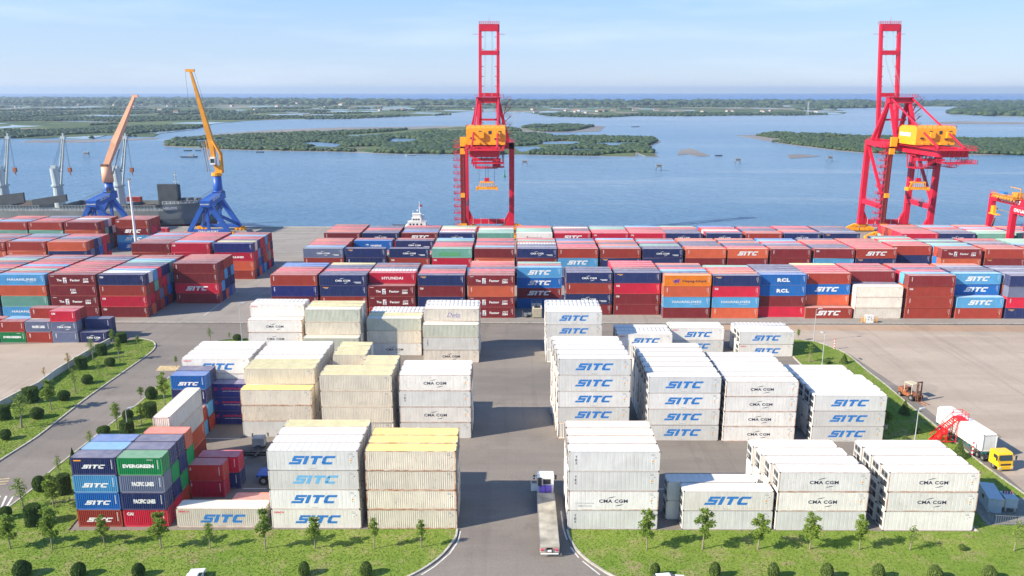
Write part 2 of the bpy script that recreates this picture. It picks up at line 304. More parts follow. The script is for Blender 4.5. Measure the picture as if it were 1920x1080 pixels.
LB = poly_lawn('lawn_west', KB + [(455, 652), (345, 702), (305, 790), (220, 880), (128, 996)] + KB2 + [(-60, 1135)], [KB, KB2])
KC = [(1064, 994), (1067, 1007), (1080, 1030), (1100, 1050), (1125, 1067), (1147, 1080), (1210, 1108), (1330, 1130)]
KC2 = [(2010, 992), (1920, 927), (1840, 870), (1755, 800), (1705, 760), (1660, 722), (1625, 695), (1590, 666), (1565, 654), (1527, 641), (1487, 637)]
KC3 = [(1487, 669), (1502, 684), (1570, 748), (1642, 815), (1660, 832), (1750, 915), (1832, 998)]
LC = poly_lawn('lawn_east', KC + [(2010, 1135)] + KC2 + KC3, [KC, KC2, KC3])
sheet('transformer_pad', pts((1822, 936), (1868, 928), (1945, 940), (1960, 985), (1850, 986), (1832, 962)), .16, 'quay_concrete', thick=.1)
# painted lines
def lines(name, segs, w=.18, mat='line_paint', z=.014, label=None):
    b = MB()
    for s in segs:
        p = [Vector((*q, 0)) for q in pts(*s)]
        for a, c in zip(p, p[1:]):
            d = (c - a).normalized(); n = Vector((-d.y, d.x, 0)) * w / 2
            b.add([(a + n).to_tuple()[:2] + (z,), (a - n).to_tuple()[:2] + (z,), (c - n).to_tuple()[:2] + (z,), (c + n).to_tuple()[:2] + (z,)], [(0, 1, 2, 3)])
    return tag(b.obj(name, mat), kind='structure')
off = lambda K, dx, dy: [(x + dx, y + dy) for x, y in K]
lines('road_marking', [[(447, 544), (382, 592)], [(1160, 917), (1252, 917)], [(340, 823), (450, 822)], [(448, 859), (462, 859)], [(455, 916), (500, 916)], [(518, 472), (566, 472)], [(1052, 958), (1056, 990), (1063, 1012)], [(1070, 1026), (1085, 1046)], [(863, 996), (859, 1015), (843, 1038), (815, 1062), (790, 1078)], [(1092, 1052), (1125, 1078)], [(505, 447), (560, 447)], [(505, 436), (600, 436)]])
lines('crossing_marking', [[(0, 957), (12, 930)], [(8, 957), (25, 930)], [(-14, 958), (0, 930)]], .28)
lines('yellow_marking', [[(-5, 899), (18, 897)], [(-8, 904), (16, 902)], [(-10, 909), (12, 907)]], .3, 'line_yellow')
sheet('paved_crossing', pts((292, 695), (300, 686), (338, 686), (332, 695)), .012, 'line_yellow')

def np_mesh(name, V, Fc, mats, mi=None, col=None, smooth=False):
    V = np.asarray(V, np.float32); Fc = np.asarray(Fc, np.int32); n, k = Fc.shape
    me = bpy.data.meshes.new(name); me.vertices.add(len(V)); me.vertices.foreach_set('co', V.ravel())
    me.loops.add(n * k); me.loops.foreach_set('vertex_index', Fc.ravel()); me.polygons.add(n)
    me.polygons.foreach_set('loop_start', np.arange(0, n * k, k, dtype=np.int32)); me.polygons.foreach_set('loop_total', np.full(n, k, np.int32))
    for m in mats: me.materials.append(MATS[m])
    if mi is not None: me.polygons.foreach_set('material_index', np.asarray(mi, np.int32))
    if smooth: me.polygons.foreach_set('use_smooth', np.ones(n, bool))
    if col is not None:
        a = me.color_attributes.new('paint', 'FLOAT_COLOR', 'POINT'); a.data.foreach_set('color', np.asarray(col, np.float32).ravel())
    me.update(calc_edges=True); me.validate(); return me
RG = np.random.default_rng(5)
ph = (1 + 5 ** .5) / 2
ICO = np.array([(-1, ph, 0), (1, ph, 0), (-1, -ph, 0), (1, -ph, 0), (0, -1, ph), (0, 1, ph), (0, -1, -ph), (0, 1, -ph), (ph, 0, -1), (ph, 0, 1), (-ph, 0, -1), (-ph, 0, 1)]) / 1.9
ICOF = np.array([(0, 11, 5), (0, 5, 1), (0, 1, 7), (0, 7, 10), (0, 10, 11), (1, 5, 9), (5, 11, 4), (11, 10, 2), (10, 7, 6), (7, 1, 8), (3, 9, 4), (3, 4, 2), (3, 2, 6), (3, 6, 8), (3, 8, 9), (4, 9, 5), (2, 4, 11), (6, 2, 10), (8, 6, 7), (9, 8, 1)])
def clumps(name, C, r, mat, label, flat=.8):
    n = len(C); V = ICO[None] * (1 + RG.uniform(-.35, .35, (n, 12, 1))) * r[:, None, None]; V[:, :, 2] *= flat; V[:, :, :2] *= RG.uniform(.8, 1.5, (n, 1, 1))
    V = V + C[:, None, :]; Fc = (ICOF[None] + (np.arange(n) * 12)[:, None, None]).reshape(-1, 3)
    return tag(link(name, np_mesh(name, V.reshape(-1, 3), Fc, [mat])), label, None, None, 'stuff')
def inside(P, x, y):
    c = np.zeros(len(x), bool); n = len(P)
    for i in range(n):
        (x1, y1), (x2, y2) = P[i], P[(i + 1) % n]
        with np.errstate(divide='ignore', invalid='ignore'): c ^= ((y1 > y) != (y2 > y)) & (x < (x2 - x1) * (y - y1) / (y2 - y1 + 1e-12) + x1)
    return c
def fbm(x, y, s):
    v = 0; a = 1
    for i, (p, q) in enumerate(((1.7, .3), (-.6, 1.3), (1.1, -1.9), (2.9, 1.7), (-3.1, 4.3))):
        v = v + a * np.sin((x * math.cos(p) + y * math.sin(p)) * s * (1.0 + i * .83) + q * 3 + 1.7 * np.sin((y * math.cos(q) - x * math.sin(q)) * s * (.9 + .71 * i) + p)); a *= .72
    return v
def GV(px, py, h):
    d = np.stack([(px - 960) / F, (540 - py) / F, -np.ones_like(px)], 1) @ np.array(RM).T; t = (h - H) / d[:, 2]; return d * t[:, None] * [1, 1, 1] + [0, 0, H]
def scatter(P, n, r0, r1, thr, s, bias=None):
    P = np.array(P, float); px = RG.uniform(P[:, 0].min(), P[:, 0].max(), n * 8); py = RG.uniform(P[:, 1].min(), P[:, 1].max(), n * 8)
    k = inside(P, px, py); px, py = px[k], py[k]; W_ = GV(px, py, -3.2); f = fbm(W_[:, 0], W_[:, 1], s); k = f > thr
    W_ = W_[k][:n]; r = RG.uniform(r0, r1, len(W_)); W_[:, 2] += r * .35; return W_, r
def land(name, P, z, mat, kind='structure'):
    Q = [tuple(GV(np.array([x], float), np.array([y], float), z)[0][:2]) for x, y in P]
    return sheet(name, Q, z, mat, thick=1.2)
P2 = [(-700, 186), (-100, 184.5), (300, 184.5), (560, 187), (700, 188.5), (960, 191), (1300, 190), (1500, 190.5), (1640, 191.5), (1585, 197), (1560, 204), (1590, 209), (1580, 214), (1493, 216), (1413, 216), (1280, 217.5), (1187, 217), (1133, 220), (1033, 218), (990, 211), (947, 209), (880, 208), (842, 212), (847, 215), (760, 218), (640, 223), (540, 223), (460, 226), (400, 232), (360, 243), (300, 250), (287, 256), (240, 255), (200, 253), (173, 260), (110, 258), (67, 259), (0, 258), (-300, 262), (-700, 268)]
land('far_land', P2, -3.3, 'far_fields')
P2b = [(1523, 196), (1640, 191), (1800, 189.5), (2200, 189), (2600, 190), (2600, 219), (1920, 218), (1840, 216.5), (1785, 213.5), (1778, 210), (1815, 206), (1830, 200), (1720, 199), (1633, 202), (1545, 203)]
land('far_shore', P2b, -3.25, 'woodland_ground')
P3 = [(310, 268), (333, 260), (417, 255), (500, 251), (587, 248), (660, 246), (760, 243), (830, 239), (873, 237), (960, 239), (985, 247), (1040, 256), (1107, 256), (1223, 258), (1234, 264), (1213, 273), (1222, 283), (1229, 292), (1210, 292), (1190, 284), (1190, 292), (1067, 290), (967, 288), (870, 288), (807, 287), (750, 287), (640, 283), (520, 281), (433, 279), (367, 276), (312, 272)]
P5 = [(978, 240), (1000, 234), (1070, 234), (1112, 237), (1085, 243), (1060, 246), (1010, 246)]
land('upper_islet', P5, -3.3, 'island_ground'); land('islet_mud', [(970, 241), (1000, 233), (1070, 233), (1135, 237), (1125, 246), (1060, 248), (1000, 248)], -3.75, 'mud_flat')
W1, r1 = scatter(P5, 1500, 1.6, 3.6, -1.2, .011); clumps('islet_wood', W1, r1, 'wood_foliage', 'small clump of trees on the islet above the long island', .8)
land('west_mud', [(330, 258), (420, 250), (520, 243), (640, 239), (760, 238), (840, 236), (830, 240), (700, 245), (560, 249), (420, 256)], -3.8, 'mud_flat')
land('mid_island', P3, -3.3, 'island_ground'); MUD = [(x + (x - 780) * .012, y + (1.6 if y > 262 else -1.5)) for x, y in P3]; land('island_mud', MUD, -3.75, 'mud_flat')
P4 = [(1420, 254), (1453, 248), (1493, 251), (1560, 252), (1613, 256), (1700, 257), (1800, 260), (1860, 261), (1960, 260), (2100, 262), (2100, 290), (1920, 290), (1827, 287), (1740, 288), (1640, 286), (1580, 281), (1540, 276), (1497, 271), (1447, 265), (1490, 262), (1440, 257)]
land('east_island', P4, -3.3, 'island_ground'); land('east_island_mud', [(1375, 254), (1415, 253), (1450, 247)] + P4[2:12] + [(1840, 291), (1640, 288), (1575, 283), (1495, 273), (1430, 263), (1400, 257)], -3.78, 'mud_flat')
land('sandbar', [(1476, 290), (1500, 289), (1540, 292), (1515, 295), (1480, 297)], -3.8, 'mud_flat')
land('sand_spit', [(1275, 281), (1296, 278), (1332, 292), (1310, 293), (1290, 289), (1270, 291)], -3.8, 'mud_flat')
land('far_sandbar', [(1745, 230), (1800, 227), (1960, 230), (1960, 233), (1830, 232.5), (1760, 232)], -3.8, 'mud_flat')
land('west_sandbar', [(60, 263), (170, 262), (300, 258), (290, 261), (150, 267), (40, 267)], -3.8, 'mud_flat')
land('marsh_flat', [(1785, 213), (1800, 209), (1860, 207.5), (2200, 208), (2200, 219), (1920, 217.5), (1840, 216)], -3.0, 'marsh_green')
PONDS = [[(728, 262), (740, 259.5), (782, 260), (788, 266), (760, 271), (724, 270)], [(963, 275), (1008, 275), (1032, 283), (975, 284)], [(1065, 278.5), (1150, 280), (1162, 283), (1070, 285)], [(880, 262), (940, 260), (960, 264), (900, 268)], [(1010, 266), (1090, 265), (1100, 269), (1020, 270)], [(1110, 268), (1200, 266), (1205, 270), (1120, 273)], [(640, 255), (722, 250.5), (735, 254), (652, 259)], [(350, 264), (420, 260), (440, 263), (370, 268)], [(560, 268), (600, 266), (640, 270), (630, 275), (575, 274)], [(455, 262), (500, 260), (510, 263), (470, 265)], [(820, 246), (872, 243), (880, 247), (830, 249)]]
for q in PONDS: land('pond', q, -3.2, 'sea_water')
W1, r1 = scatter(P3, 20000, 1.0, 3.0, -.9, .012)
q_ = (W1 - [0, 0, H]) @ np.array(RM); qx = 960 - q_[:, 0] / q_[:, 2] * F; qy = 540 + q_[:, 1] / q_[:, 2] * F; kk = np.ones(len(W1), bool)
for q in PONDS: kk &= ~inside(q, qx, qy + 1.5)
W1, r1 = W1[kk], r1[kk] * (1 + .7 * np.exp(-((qx[kk] - 850) / 130) ** 2)); clumps('island_wood', W1, r1, 'wood_foliage', 'dense low green trees covering the long island in mid water', .75)
W1, r1 = scatter(P4, 11000, 1.2, 3.1, -2.2, .011); clumps('east_island_wood', W1, r1, 'wood_foliage', 'low green trees on the island behind the red crane', .75)
W1, r1 = scatter([p for p in P2], 34000, 1.8, 4.6, .1, .0065); clumps('far_wood', W1, r1 * (.35 + W1[:, 1] / 2600), 'wood_foliage', 'hazy scattered woods and hedges of the far flat land', .62)
W1, r1 = scatter(P2b, 6000, 6, 14, -3, .004); clumps('far_shore_wood', W1, r1, 'wood_foliage', 'dark band of woods along the far shore', .6)
hz = [(-700, 186), (-100, 184.6), (300, 184.6), (560, 187.1), (700, 188.6), (960, 191.1), (1300, 190.2), (1640, 191.6), (1640, 194), (1300, 197), (960, 198), (560, 196), (0, 194), (-700, 195)]
W1, r1 = scatter(hz, 6000, 8, 20, -2, .002); clumps('horizon_wood', W1, r1, 'wood_foliage', 'thin dark belt of woods before the open sea', .6)
# grass blades on the near lawns
def blades(name, P, n, label):
    P = np.array(P); x = RG.uniform(max(P[:, 0].min(), -105), min(P[:, 0].max(), 110), n * 3); y = RG.uniform(max(P[:, 1].min(), 80), min(P[:, 1].max(), 190), n * 3)
    k = inside(P, x, y); x, y = x[k][:n], y[k][:n]; n = len(x); a = RG.uniform(0, 2 * math.pi, n); h = RG.uniform(.05, .14, n) * 1.0; wd = RG.uniform(.06, .14, n); t = RG.uniform(0, 2 * math.pi, n)
    V = np.zeros((n, 3, 3)); V[:, 0] = np.stack([x + np.cos(a) * wd, y + np.sin(a) * wd, np.full(n, .1)], 1); V[:, 1] = np.stack([x - np.cos(a) * wd, y - np.sin(a) * wd, np.full(n, .1)], 1); V[:, 2] = np.stack([x + np.cos(t) * h * .6, y + np.sin(t) * h * .6, .12 + h], 1)
    tag(link(name, np_mesh(name, V.reshape(-1, 3), np.arange(n * 3).reshape(-1, 3), ['grass_blade'])), label, None, None, 'stuff')
blades('grass', LA, 26000, 'green grass of the planted strip beside the access road'); blades('grass', LB, 45000, 'green grass of the west lawn in front of the stacks'); blades('grass', LC, 45000, 'green grass of the east lawn in front of the stacks')
# far houses, fishing huts, boats, buoy
hp = [(300, 205), (317, 198), (330, 210), (520, 199), (660, 203), (712, 206), (755, 206), (903, 209), (1000, 205), (1005, 210), (1060, 207), (1075, 208), (1085, 207), (1120, 208), (1128, 208), (1150, 207), (1230, 206), (1262, 208), (1318, 209), (1365, 208), (1372, 208), (1428, 208), (1434, 209), (1445, 207), (560, 194), (610, 200), (480, 205), (150, 196), (215, 197), (95, 205), (30, 200), (255, 200), (1098, 211), (1078, 209), (890, 203), (1190, 206), (640, 196), (380, 200), (435, 198), (1530, 209)]
b = MB(); b.box(-11, 11, -6, 6, 0, 6, 0); b.add([(-12, -7, 6), (12, -7, 6), (12, 7, 6), (-12, 7, 6), (-12, 0, 9.5), (12, 0, 9.5)], [(0, 1, 5, 4), (2, 3, 4, 5), (1, 2, 5), (3, 0, 4), (0, 3, 2, 1)], 1); hm = b.mesh('far_house', ['house_wall', 'house_roof'])
for i, (x, y) in enumerate(hp):
    o = link('far_house', hm); p = G(x, y + 1.5, -3.0); o.location = p; o.rotation_euler = (0, 0, random.uniform(-1, 1)); s = random.uniform(.5, 1.0) * p.y / 3000; o.scale = (s, s, max(.6, s)); tag(o, 'small pale house with reddish roof among the far woods', 'house', 'houses on the far shore')
def hut(x, y, label):
    t = thing('fishing_hut', label, 'hut', G(x, y, WZ)); b = MB()
    for i in (-2, 2):
        for j in (-1.5, 1.5): b.beam((i, j, -.5), (i, j, 3), .2)
    b.obj('stilts', 'boat_dark', t); b = MB(); b.box(-2.4, 2.4, -1.9, 1.9, 2.6, 2.8); b.box(-2, 2, -1.5, 1.5, 2.8, 4.6); b.add([(-2.6, -2, 4.6), (2.6, -2, 4.6), (2.6, 2, 4.6), (-2.6, 2, 4.6), (-2.6, 0, 5.6), (2.6, 0, 5.6)], [(0, 1, 5, 4), (2, 3, 4, 5), (1, 2, 5), (3, 0, 4)]); b.obj('cabin', 'grey_metal', t)
for x, y, l in ((163, 295, 'stilted fishing hut with dark roof on the water behind the ship cranes'), (1235, 320, 'stilted fishing hut on the water beyond the quay centre'), (1383, 308, 'lone stilted hut off the tip of the sand spit'), (1555, 303, 'stilted fishing hut just below the small sandbar'), (984, 312, 'stilted hut on water behind the first red crane')): hut(x, y, l)
def boat(x, y, L, rz, label, mat='boat_dark', cabin=True):
    t = thing('fishing_boat', label, 'boat', G(x, y, WZ), rz); b = MB(); W_ = L * .14
    b.add([(-L / 2, 0, 1.3), (-L * .38, -W_, .9), (L * .3, -W_, .9), (L / 2, -W_ * .5, 1.1), (L / 2, W_ * .5, 1.1), (L * .3, W_, .9), (-L * .38, W_, .9), (-L * .44, 0, -.3), (-L * .35, -W_ * .6, -.3), (L * .45, -W_ * .4, -.3), (L * .45, W_ * .4, -.3), (-L * .35, W_ * .6, -.3)],
          [(0, 1, 2, 3, 4, 5, 6), (0, 7, 8, 1), (1, 8, 9, 2), (2, 9, 3), (3, 9, 10, 4), (4, 10, 5), (5, 10, 11, 6), (6, 11, 7, 0)])
    b.obj('hull', mat, t)
    if cabin: b = MB(); b.box(L * .02, L * .28, -W_ * .7, W_ * .7, .9, 2.9); b.box(L * .0, L * .3, -W_ * .8, W_ * .8, 2.9, 3.05); b.obj('cabin', 'steel_grey', t)
boat(354, 295, 17, .1, 'dark fishing boat with cabin behind the bow of the moored ship'); boat(352, 283, 9, .3, 'small dark boat nearest the west tip of the island', cabin=False); boat(371, 283, 7, -.2, 'small dark boat second from the island tip', cabin=False); boat(487, 286, 9, 0, 'small dark boat below the yellow crane boom side of the island', cabin=False); boat(770, 292, 11, .2, 'low pale fishing boat off the island behind the tug', 'steel_grey', False); boat(824, 286, 10, -.2, 'white boat moored at the island shore', 'white_paint'); boat(1347, 292.5, 8, .1, 'tiny dark boat beside the end of the sand spit', cabin=False); boat(1191, 238, 16, .3, 'dark boat on the far channel beyond the island', cabin=False)
t = thing('navigation_buoy', 'green navigation buoy floating behind the first red crane', 'buoy', G(946, 332, WZ)); b = MB(); b.cyl((0, 0, -.4), (0, 0, .7), 1.1, n=12); b.obj('float', 'buoy_green', t); b = MB(); b.cyl((0, 0, .7), (0, 0, 4.2), .7, .15, n=8); b.box(-.4, .4, -.4, .4, 4.2, 5); b.obj('tower', 'buoy_green', t)

for x, y, top, l in ((966, 243, 207, 'lattice power pylon on the long island behind the first crane'), (1514, 216, 190, 'lattice power pylon on the far shore')):
    p = G(x, y, -3); d = RM @ Vector(((x - 960) / F, (540 - top) / F, -1)); hh = H + 3 + d.z / d.y * p.y; b = MB(); w_ = hh * .07
    for i, j in ((-1, -1), (1, -1), (1, 1), (-1, 1)): b.beam((i * w_, j * w_, 0), (i * w_ * .12, j * w_ * .12, hh), hh * .012)
    for k in range(9): z = hh * k / 9; r_ = w_ * (1 - .88 * k / 9); r2 = w_ * (1 - .88 * (k + 1) / 9); b.beam((-r_, -r_, z), (r2, -r2, z + hh / 9), hh * .008); b.beam((r_, -r_, z), (-r2, -r2, z + hh / 9), hh * .008)
    for z in (.72, .84, .94): b.beam((-hh * .13, 0, hh * z), (hh * .13, 0, hh * z), hh * .012)
    o = b.obj('power_pylon', 'steel_grey'); o.location = p; tag(o, l, 'pylon')
# ------------------------------------------------------------------ containers
CW, CH, L40, L20 = 2.438, 2.896, 12.192, 6.058
C = dict(R=(.43, .058, .040), D=(.27, .030, .038), P=(.68, .022, .065), O=(.72, .15, .07), N=(.022, .042, .16), B=(.014, .17, .54), L=(.12, .43, .74), G=(.19, .225, .35), T=(.22, .50, .40), E=(.008, .30, .10),
         W=(.82, .80, .76), S=(.70, .70, .68), C=(.92, .85, .71), Y=(.96, .88, .74), H=(.88, .26, .02), X=(.72, .74, .62), K=(.86, .79, .69), Q=(.62, .05, .045), Z=(.022, .035, .22))
CN = dict(R='brick red', D='dark maroon', P='crimson red', O='orange red', N='navy blue', B='bright blue', L='light blue', G='slate blue', T='pale teal', E='green', W='white', S='light grey', C='cream', Y='yellow cream', H='bright orange', X='pale greenish', K='off white', Q='red', Z='deep blue')
REEF = set('WS')
RUSTY = dict(Y=1.0, C=.4, K=.5, X=.4, W=.25, S=.2, R=.25, O=.25, D=.2, N=.15)
LW = {'SITC': 'with slanted company letters', 'SITF': 'with faded slanted letters', 'CMA': 'with lettering between two arcs', 'SEACO': 'with small red corner lettering', 'ZIM': 'with long white slogan', 'HAIAN': 'with wide white capitals', 'HYUNDAI': 'with large white capitals', 'RCL': 'with three bold white letters',
      'HAPAG': 'with purple emblem', 'EVER': 'with white block capitals', 'PACIFIC': 'with white two-word lettering', 'CAI': 'with small corner letters', 'DELTA': 'with handwritten lettering', 'INTER': 'with black wordmark', 'LOWC': 'with arcs and small caption', 'TEX': 'with vertical black letters',
      'CULINES': 'with round white emblem', 'AFREE': 'with red lettering', 'STAR': 'with white star emblem', 'VERT': 'with vertical white letters', 'DONG': 'with small orange mark', 'PATCH': 'with faded green patch'}

def add_box_geo(b, x0, x1, y0, y1, z0, z1, k): b.box(x0, x1, y0, y1, z0, z1, k)
def cont_mb(L, reefer, simple=False):
    b = MB(); X, Y, Z = L / 2, CW / 2, CH
    if simple: return b.box(-X, X, -Y, Y, 0, Z - .02, 0)
    for sx in (-1, 1):
        for sy in (-1, 1):
            x0, x1 = sorted((sx * X, sx * (X - .15))); y0, y1 = sorted((sy * Y, sy * (Y - .13))); b.box(x0, x1, y0, y1, .12, Z - .12, 1)
            for z0, z1 in ((0, .12), (Z - .12, Z)): b.box(x0 - .004, x1 + .004, y0 - .004, y1 + .004, z0, z1, 2)
    for sy in (-1, 1):
        y0, y1 = sorted((sy * Y, sy * (Y - .06))); b.box(-X + .15, X - .15, y0, y1, .02, .16, 1); b.box(-X + .15, X - .15, y0, y1, Z - .10, Z - .012, 1)
    for sx in (-1, 1):
        x0, x1 = sorted((sx * X, sx * (X - .10))); b.box(x0, x1, -Y + .13, Y - .13, .02, .16, 1); b.box(x0, x1, -Y + .13, Y - .13, Z - .11, Z - .012, 1)
    # side walls
    a, e = -X + .15, X - .15
    if reefer: n = int(L / .55); dep, duty = .014, (.0, .12, .2, .92)
    else: n = int(L / .285); dep, duty = .075, (.0, .42, .54, .88)
    for sy in (-1, 1):
        P = []
        for i in range(n):
            u = (e - a) / n; x = a + i * u; o = sy * (Y - .012); q = sy * (Y - .012 - dep)
            if reefer: P += [(x, o), (x + .10 * u, q), (x + .18 * u, o)]
            else: P += [(x, o), (x + duty[1] * u, o), (x + duty[2] * u, q), (x + duty[3] * u, q)]
        P.append((e, sy * (Y - .012)))
        v = [(x, y, .16) for x, y in P] + [(x, y, Z - .10) for x, y in P]; m = len(P)
        b.add(v, [(i, i + 1, i + 1 + m, i + m) if sy < 0 else (i + 1, i, i + m, i + 1 + m) for i in range(m - 1)], 0)
    # roof
    P = []; n = int(L / (.9 if reefer else .30)); u = (e - a + .16) / n
    for i in range(n):
        x = a - .08 + i * u; o = Z - .03; q = o - (.035 if reefer else .03)
        P += [(x, o), (x + .35 * u, o), (x + .5 * u, q), (x + .85 * u, q)] if not reefer else [(x, o), (x + .88 * u, o), (x + .91 * u, q), (x + .96 * u, q)]
    P.append((e + .08, Z - .03)); m = len(P)
    b.add([(x, -Y + .05, z) for x, z in P] + [(x, Y - .05, z) for x, z in P], [(i, i + 1, i + 1 + m, i + m) for i in range(m - 1)], 3)
    for sx in (-1, 1): # end panels
        n = 1 if reefer else 8; P = []; ya, yb = -Y + .13, Y - .13; u = (yb - ya) / n
        for i in range(n):
            y = ya + i * u; o = sx * (X - .05); q = sx * (X - .10); P += [(o, y), (o, y + .3 * u), (q, y + .5 * u), (q, y + .8 * u)] if n > 1 else [(o, y)]
        P.append((sx * (X - .05), yb)); m = len(P)
        b.add([(x, y, .16) for x, y in P] + [(x, y, Z - .11) for x, y in P], [(i, i + 1, i + 1 + m, i + m) if sx > 0 else (i + 1, i, i + m, i + 1 + m) for i in range(m - 1)], 0)
    return b
MBS = {(L, r): cont_mb(L, r) for L in (L40, L20) for r in (False, True)}
MES = {k: v.mesh('container_body', ['container_paint', 'container_frame', 'dark_metal', 'container_paint']) for k, v in MBS.items()}
for k_, m_ in (('Y', 'roof_yellow'), ('C', 'roof_khaki')):
    for L_2 in (L40, L20): MES[(L_2, k_)] = MBS[(L_2, False)].mesh('container_body', ['container_paint', 'container_frame', 'dark_metal', m_])
# end fittings
b = MB(); w2 = CW / 2 - .14
b.box(-.03, .0, .01, w2, .17, CH - .13, 0)
for y in (.30, .78): b.cyl((.03, y, .2), (.03, y, CH - .16), .028, n=6, k=1)
for y in (.30, .78): b.box(.02, .06, y - .18, y + .05, 1.0, 1.06, 1)
for z in (.5, 1.2, 1.9, 2.5): b.box(.0, .03, w2 - .16, w2 + .02, z - .05, z + .05, 1)
DOOR = b.mesh('door', ['container_paint', 'grey_metal'])
b = MB(); b.box(-.06, .0, -w2, w2, .17, CH - .13, 0); b.box(-.075, -.06, -w2 + .12, w2 - .12, 1.55, CH - .3, 1); b.cyl((-.10, -.45, 2.1), (-.07, -.45, 2.1), .36, n=14, k=2); b.cyl((-.10, .45, 2.1), (-.07, .45, 2.1), .30, n=14, k=2)
b.box(-.10, -.06, -w2 + .15, -.05, .45, 1.35, 2); b.box(-.12, -.06, .1, w2 - .2, .75, 1.35, 1); b.box(-.09, -.06, .1, w2 - .2, .3, .62, 2); b.box(-.12, -.09, .3, .55, .9, 1.2, 3)
REEFU = b.mesh('refrigeration_unit', ['white_paint', 'grey_metal', 'dark_metal', 'mark_orange'])

# lettering -----------------------------------------------------------
TXT = {}
def text_geo(s, bold=.02, shear=0.0, spacing=1.0):
    key = (s, bold, shear, spacing)
    if key in TXT: return TXT[key]
    c = bpy.data.curves.new('t', 'FONT'); c.body = s; c.size = 1.0; c.offset = bold; c.resolution_u = 2; c.shear = shear; c.space_character = spacing; c.fill_mode = 'FRONT'
    o = bpy.data.objects.new('t', c); COL.objects.link(o); dg = bpy.context.evaluated_depsgraph_get(); dg.update()
    me = bpy.data.meshes.new_from_object(o.evaluated_get(dg)); v = [tuple(q.co) for q in me.vertices]; f = [tuple(p.vertices) for p in me.polygons]
    bpy.data.objects.remove(o); bpy.data.curves.remove(c); bpy.data.meshes.remove(me)
    x0 = min(q[0] for q in v); x1 = max(q[0] for q in v); y0 = min(q[1] for q in v); y1 = max(q[1] for q in v)
    v = [((q[0] - x0) / (y1 - y0), (q[1] - y0) / (y1 - y0)) for q in v]; TXT[key] = (v, f, (x1 - x0) / (y1 - y0)); return TXT[key]
def put(b, s, cx, z, h, k, width=None, bold=.02, shear=0.0, spacing=1.0, y=0.0, left=False, face=lambda x, y, z: (x, y, z)):
    v, f, wd = text_geo(s, bold, shear, spacing); sx = h if width is None else width / wd; W_ = wd * sx; x0 = cx if left else cx - W_ / 2
    b.add([face(x0 + q[0] * sx, y, z + q[1] * h) for q in v], f, k)
def quad(b, x0, x1, z0, z1, k, sh=0.0, y=0.0): b.add([(x0 + sh * z0, y, z0), (x1 + sh * z0, y, z0), (x1 + sh * z1, y, z1), (x0 + sh * z1, y, z1)], [(0, 1, 2, 3)], k)
def sitc(b, cx, z, W_, k):
    h = W_ * .205; s = .42; t = h * .27; w_ = W_ * .235; g = W_ * .022; x = cx - W_ / 2
    def q(x0, x1, z0, z1): b.add([(x0 + s * z0, 0, z + z0), (x1 + s * z0, 0, z + z0), (x1 + s * z1, 0, z + z1), (x0 + s * z1, 0, z + z1)], [(0, 1, 2, 3)], k)
    m0 = (h - t) / 2
    q(x - w_ * .15, x + w_ * .92, 0, t); q(x + t * .2, x + w_ * .95, m0, m0 + t); q(x + t * .2, x + w_ * 1.08, h - t, h); q(x + w_ * .66, x + w_ * .95, t, m0); q(x + t * .0, x + w_ * .33, m0 + t, h - t)
    x += w_ * 1.05 + g; q(x, x + w_ * .36, 0, h); x += w_ * .42 + g
    q(x + w_ * .02, x + w_ * 1.12, h - t, h); q(x + w_ * .36, x + w_ * .72, 0, h - t); x += w_ * 1.12 + g
    q(x, x + w_ * .36, t * .6, h - t * .6); q(x + w_ * .12, x + w_ * 1.1, h - t, h); q(x + w_ * .10, x + w_ * 1.02, 0, t)
def arc(b, cx, cz, rx, rz, a0, a1, th, k, n=9):
    vs = []
    for i in range(n + 1):
        a = R(a0 + (a1 - a0) * i / n); tt = th * math.sin(math.pi * (i + .35) / (n + .7)); vs += [(cx + math.cos(a) * rx, 0, cz + math.sin(a) * rz), (cx + math.cos(a) * (rx - tt * .4), 0, cz + math.sin(a) * (rz - tt))]
    b.add(vs, [(2 * i, 2 * i + 1, 2 * i + 3, 2 * i + 2) for i in range(n)], k)
def ticks(b, x, z, n, k, dz=.16, w_=.35):
    for i in range(n): quad(b, x, x + w_ * (.6 + .4 * ((i * 7) % 3) / 2), z - i * dz, z - i * dz + .07, k)
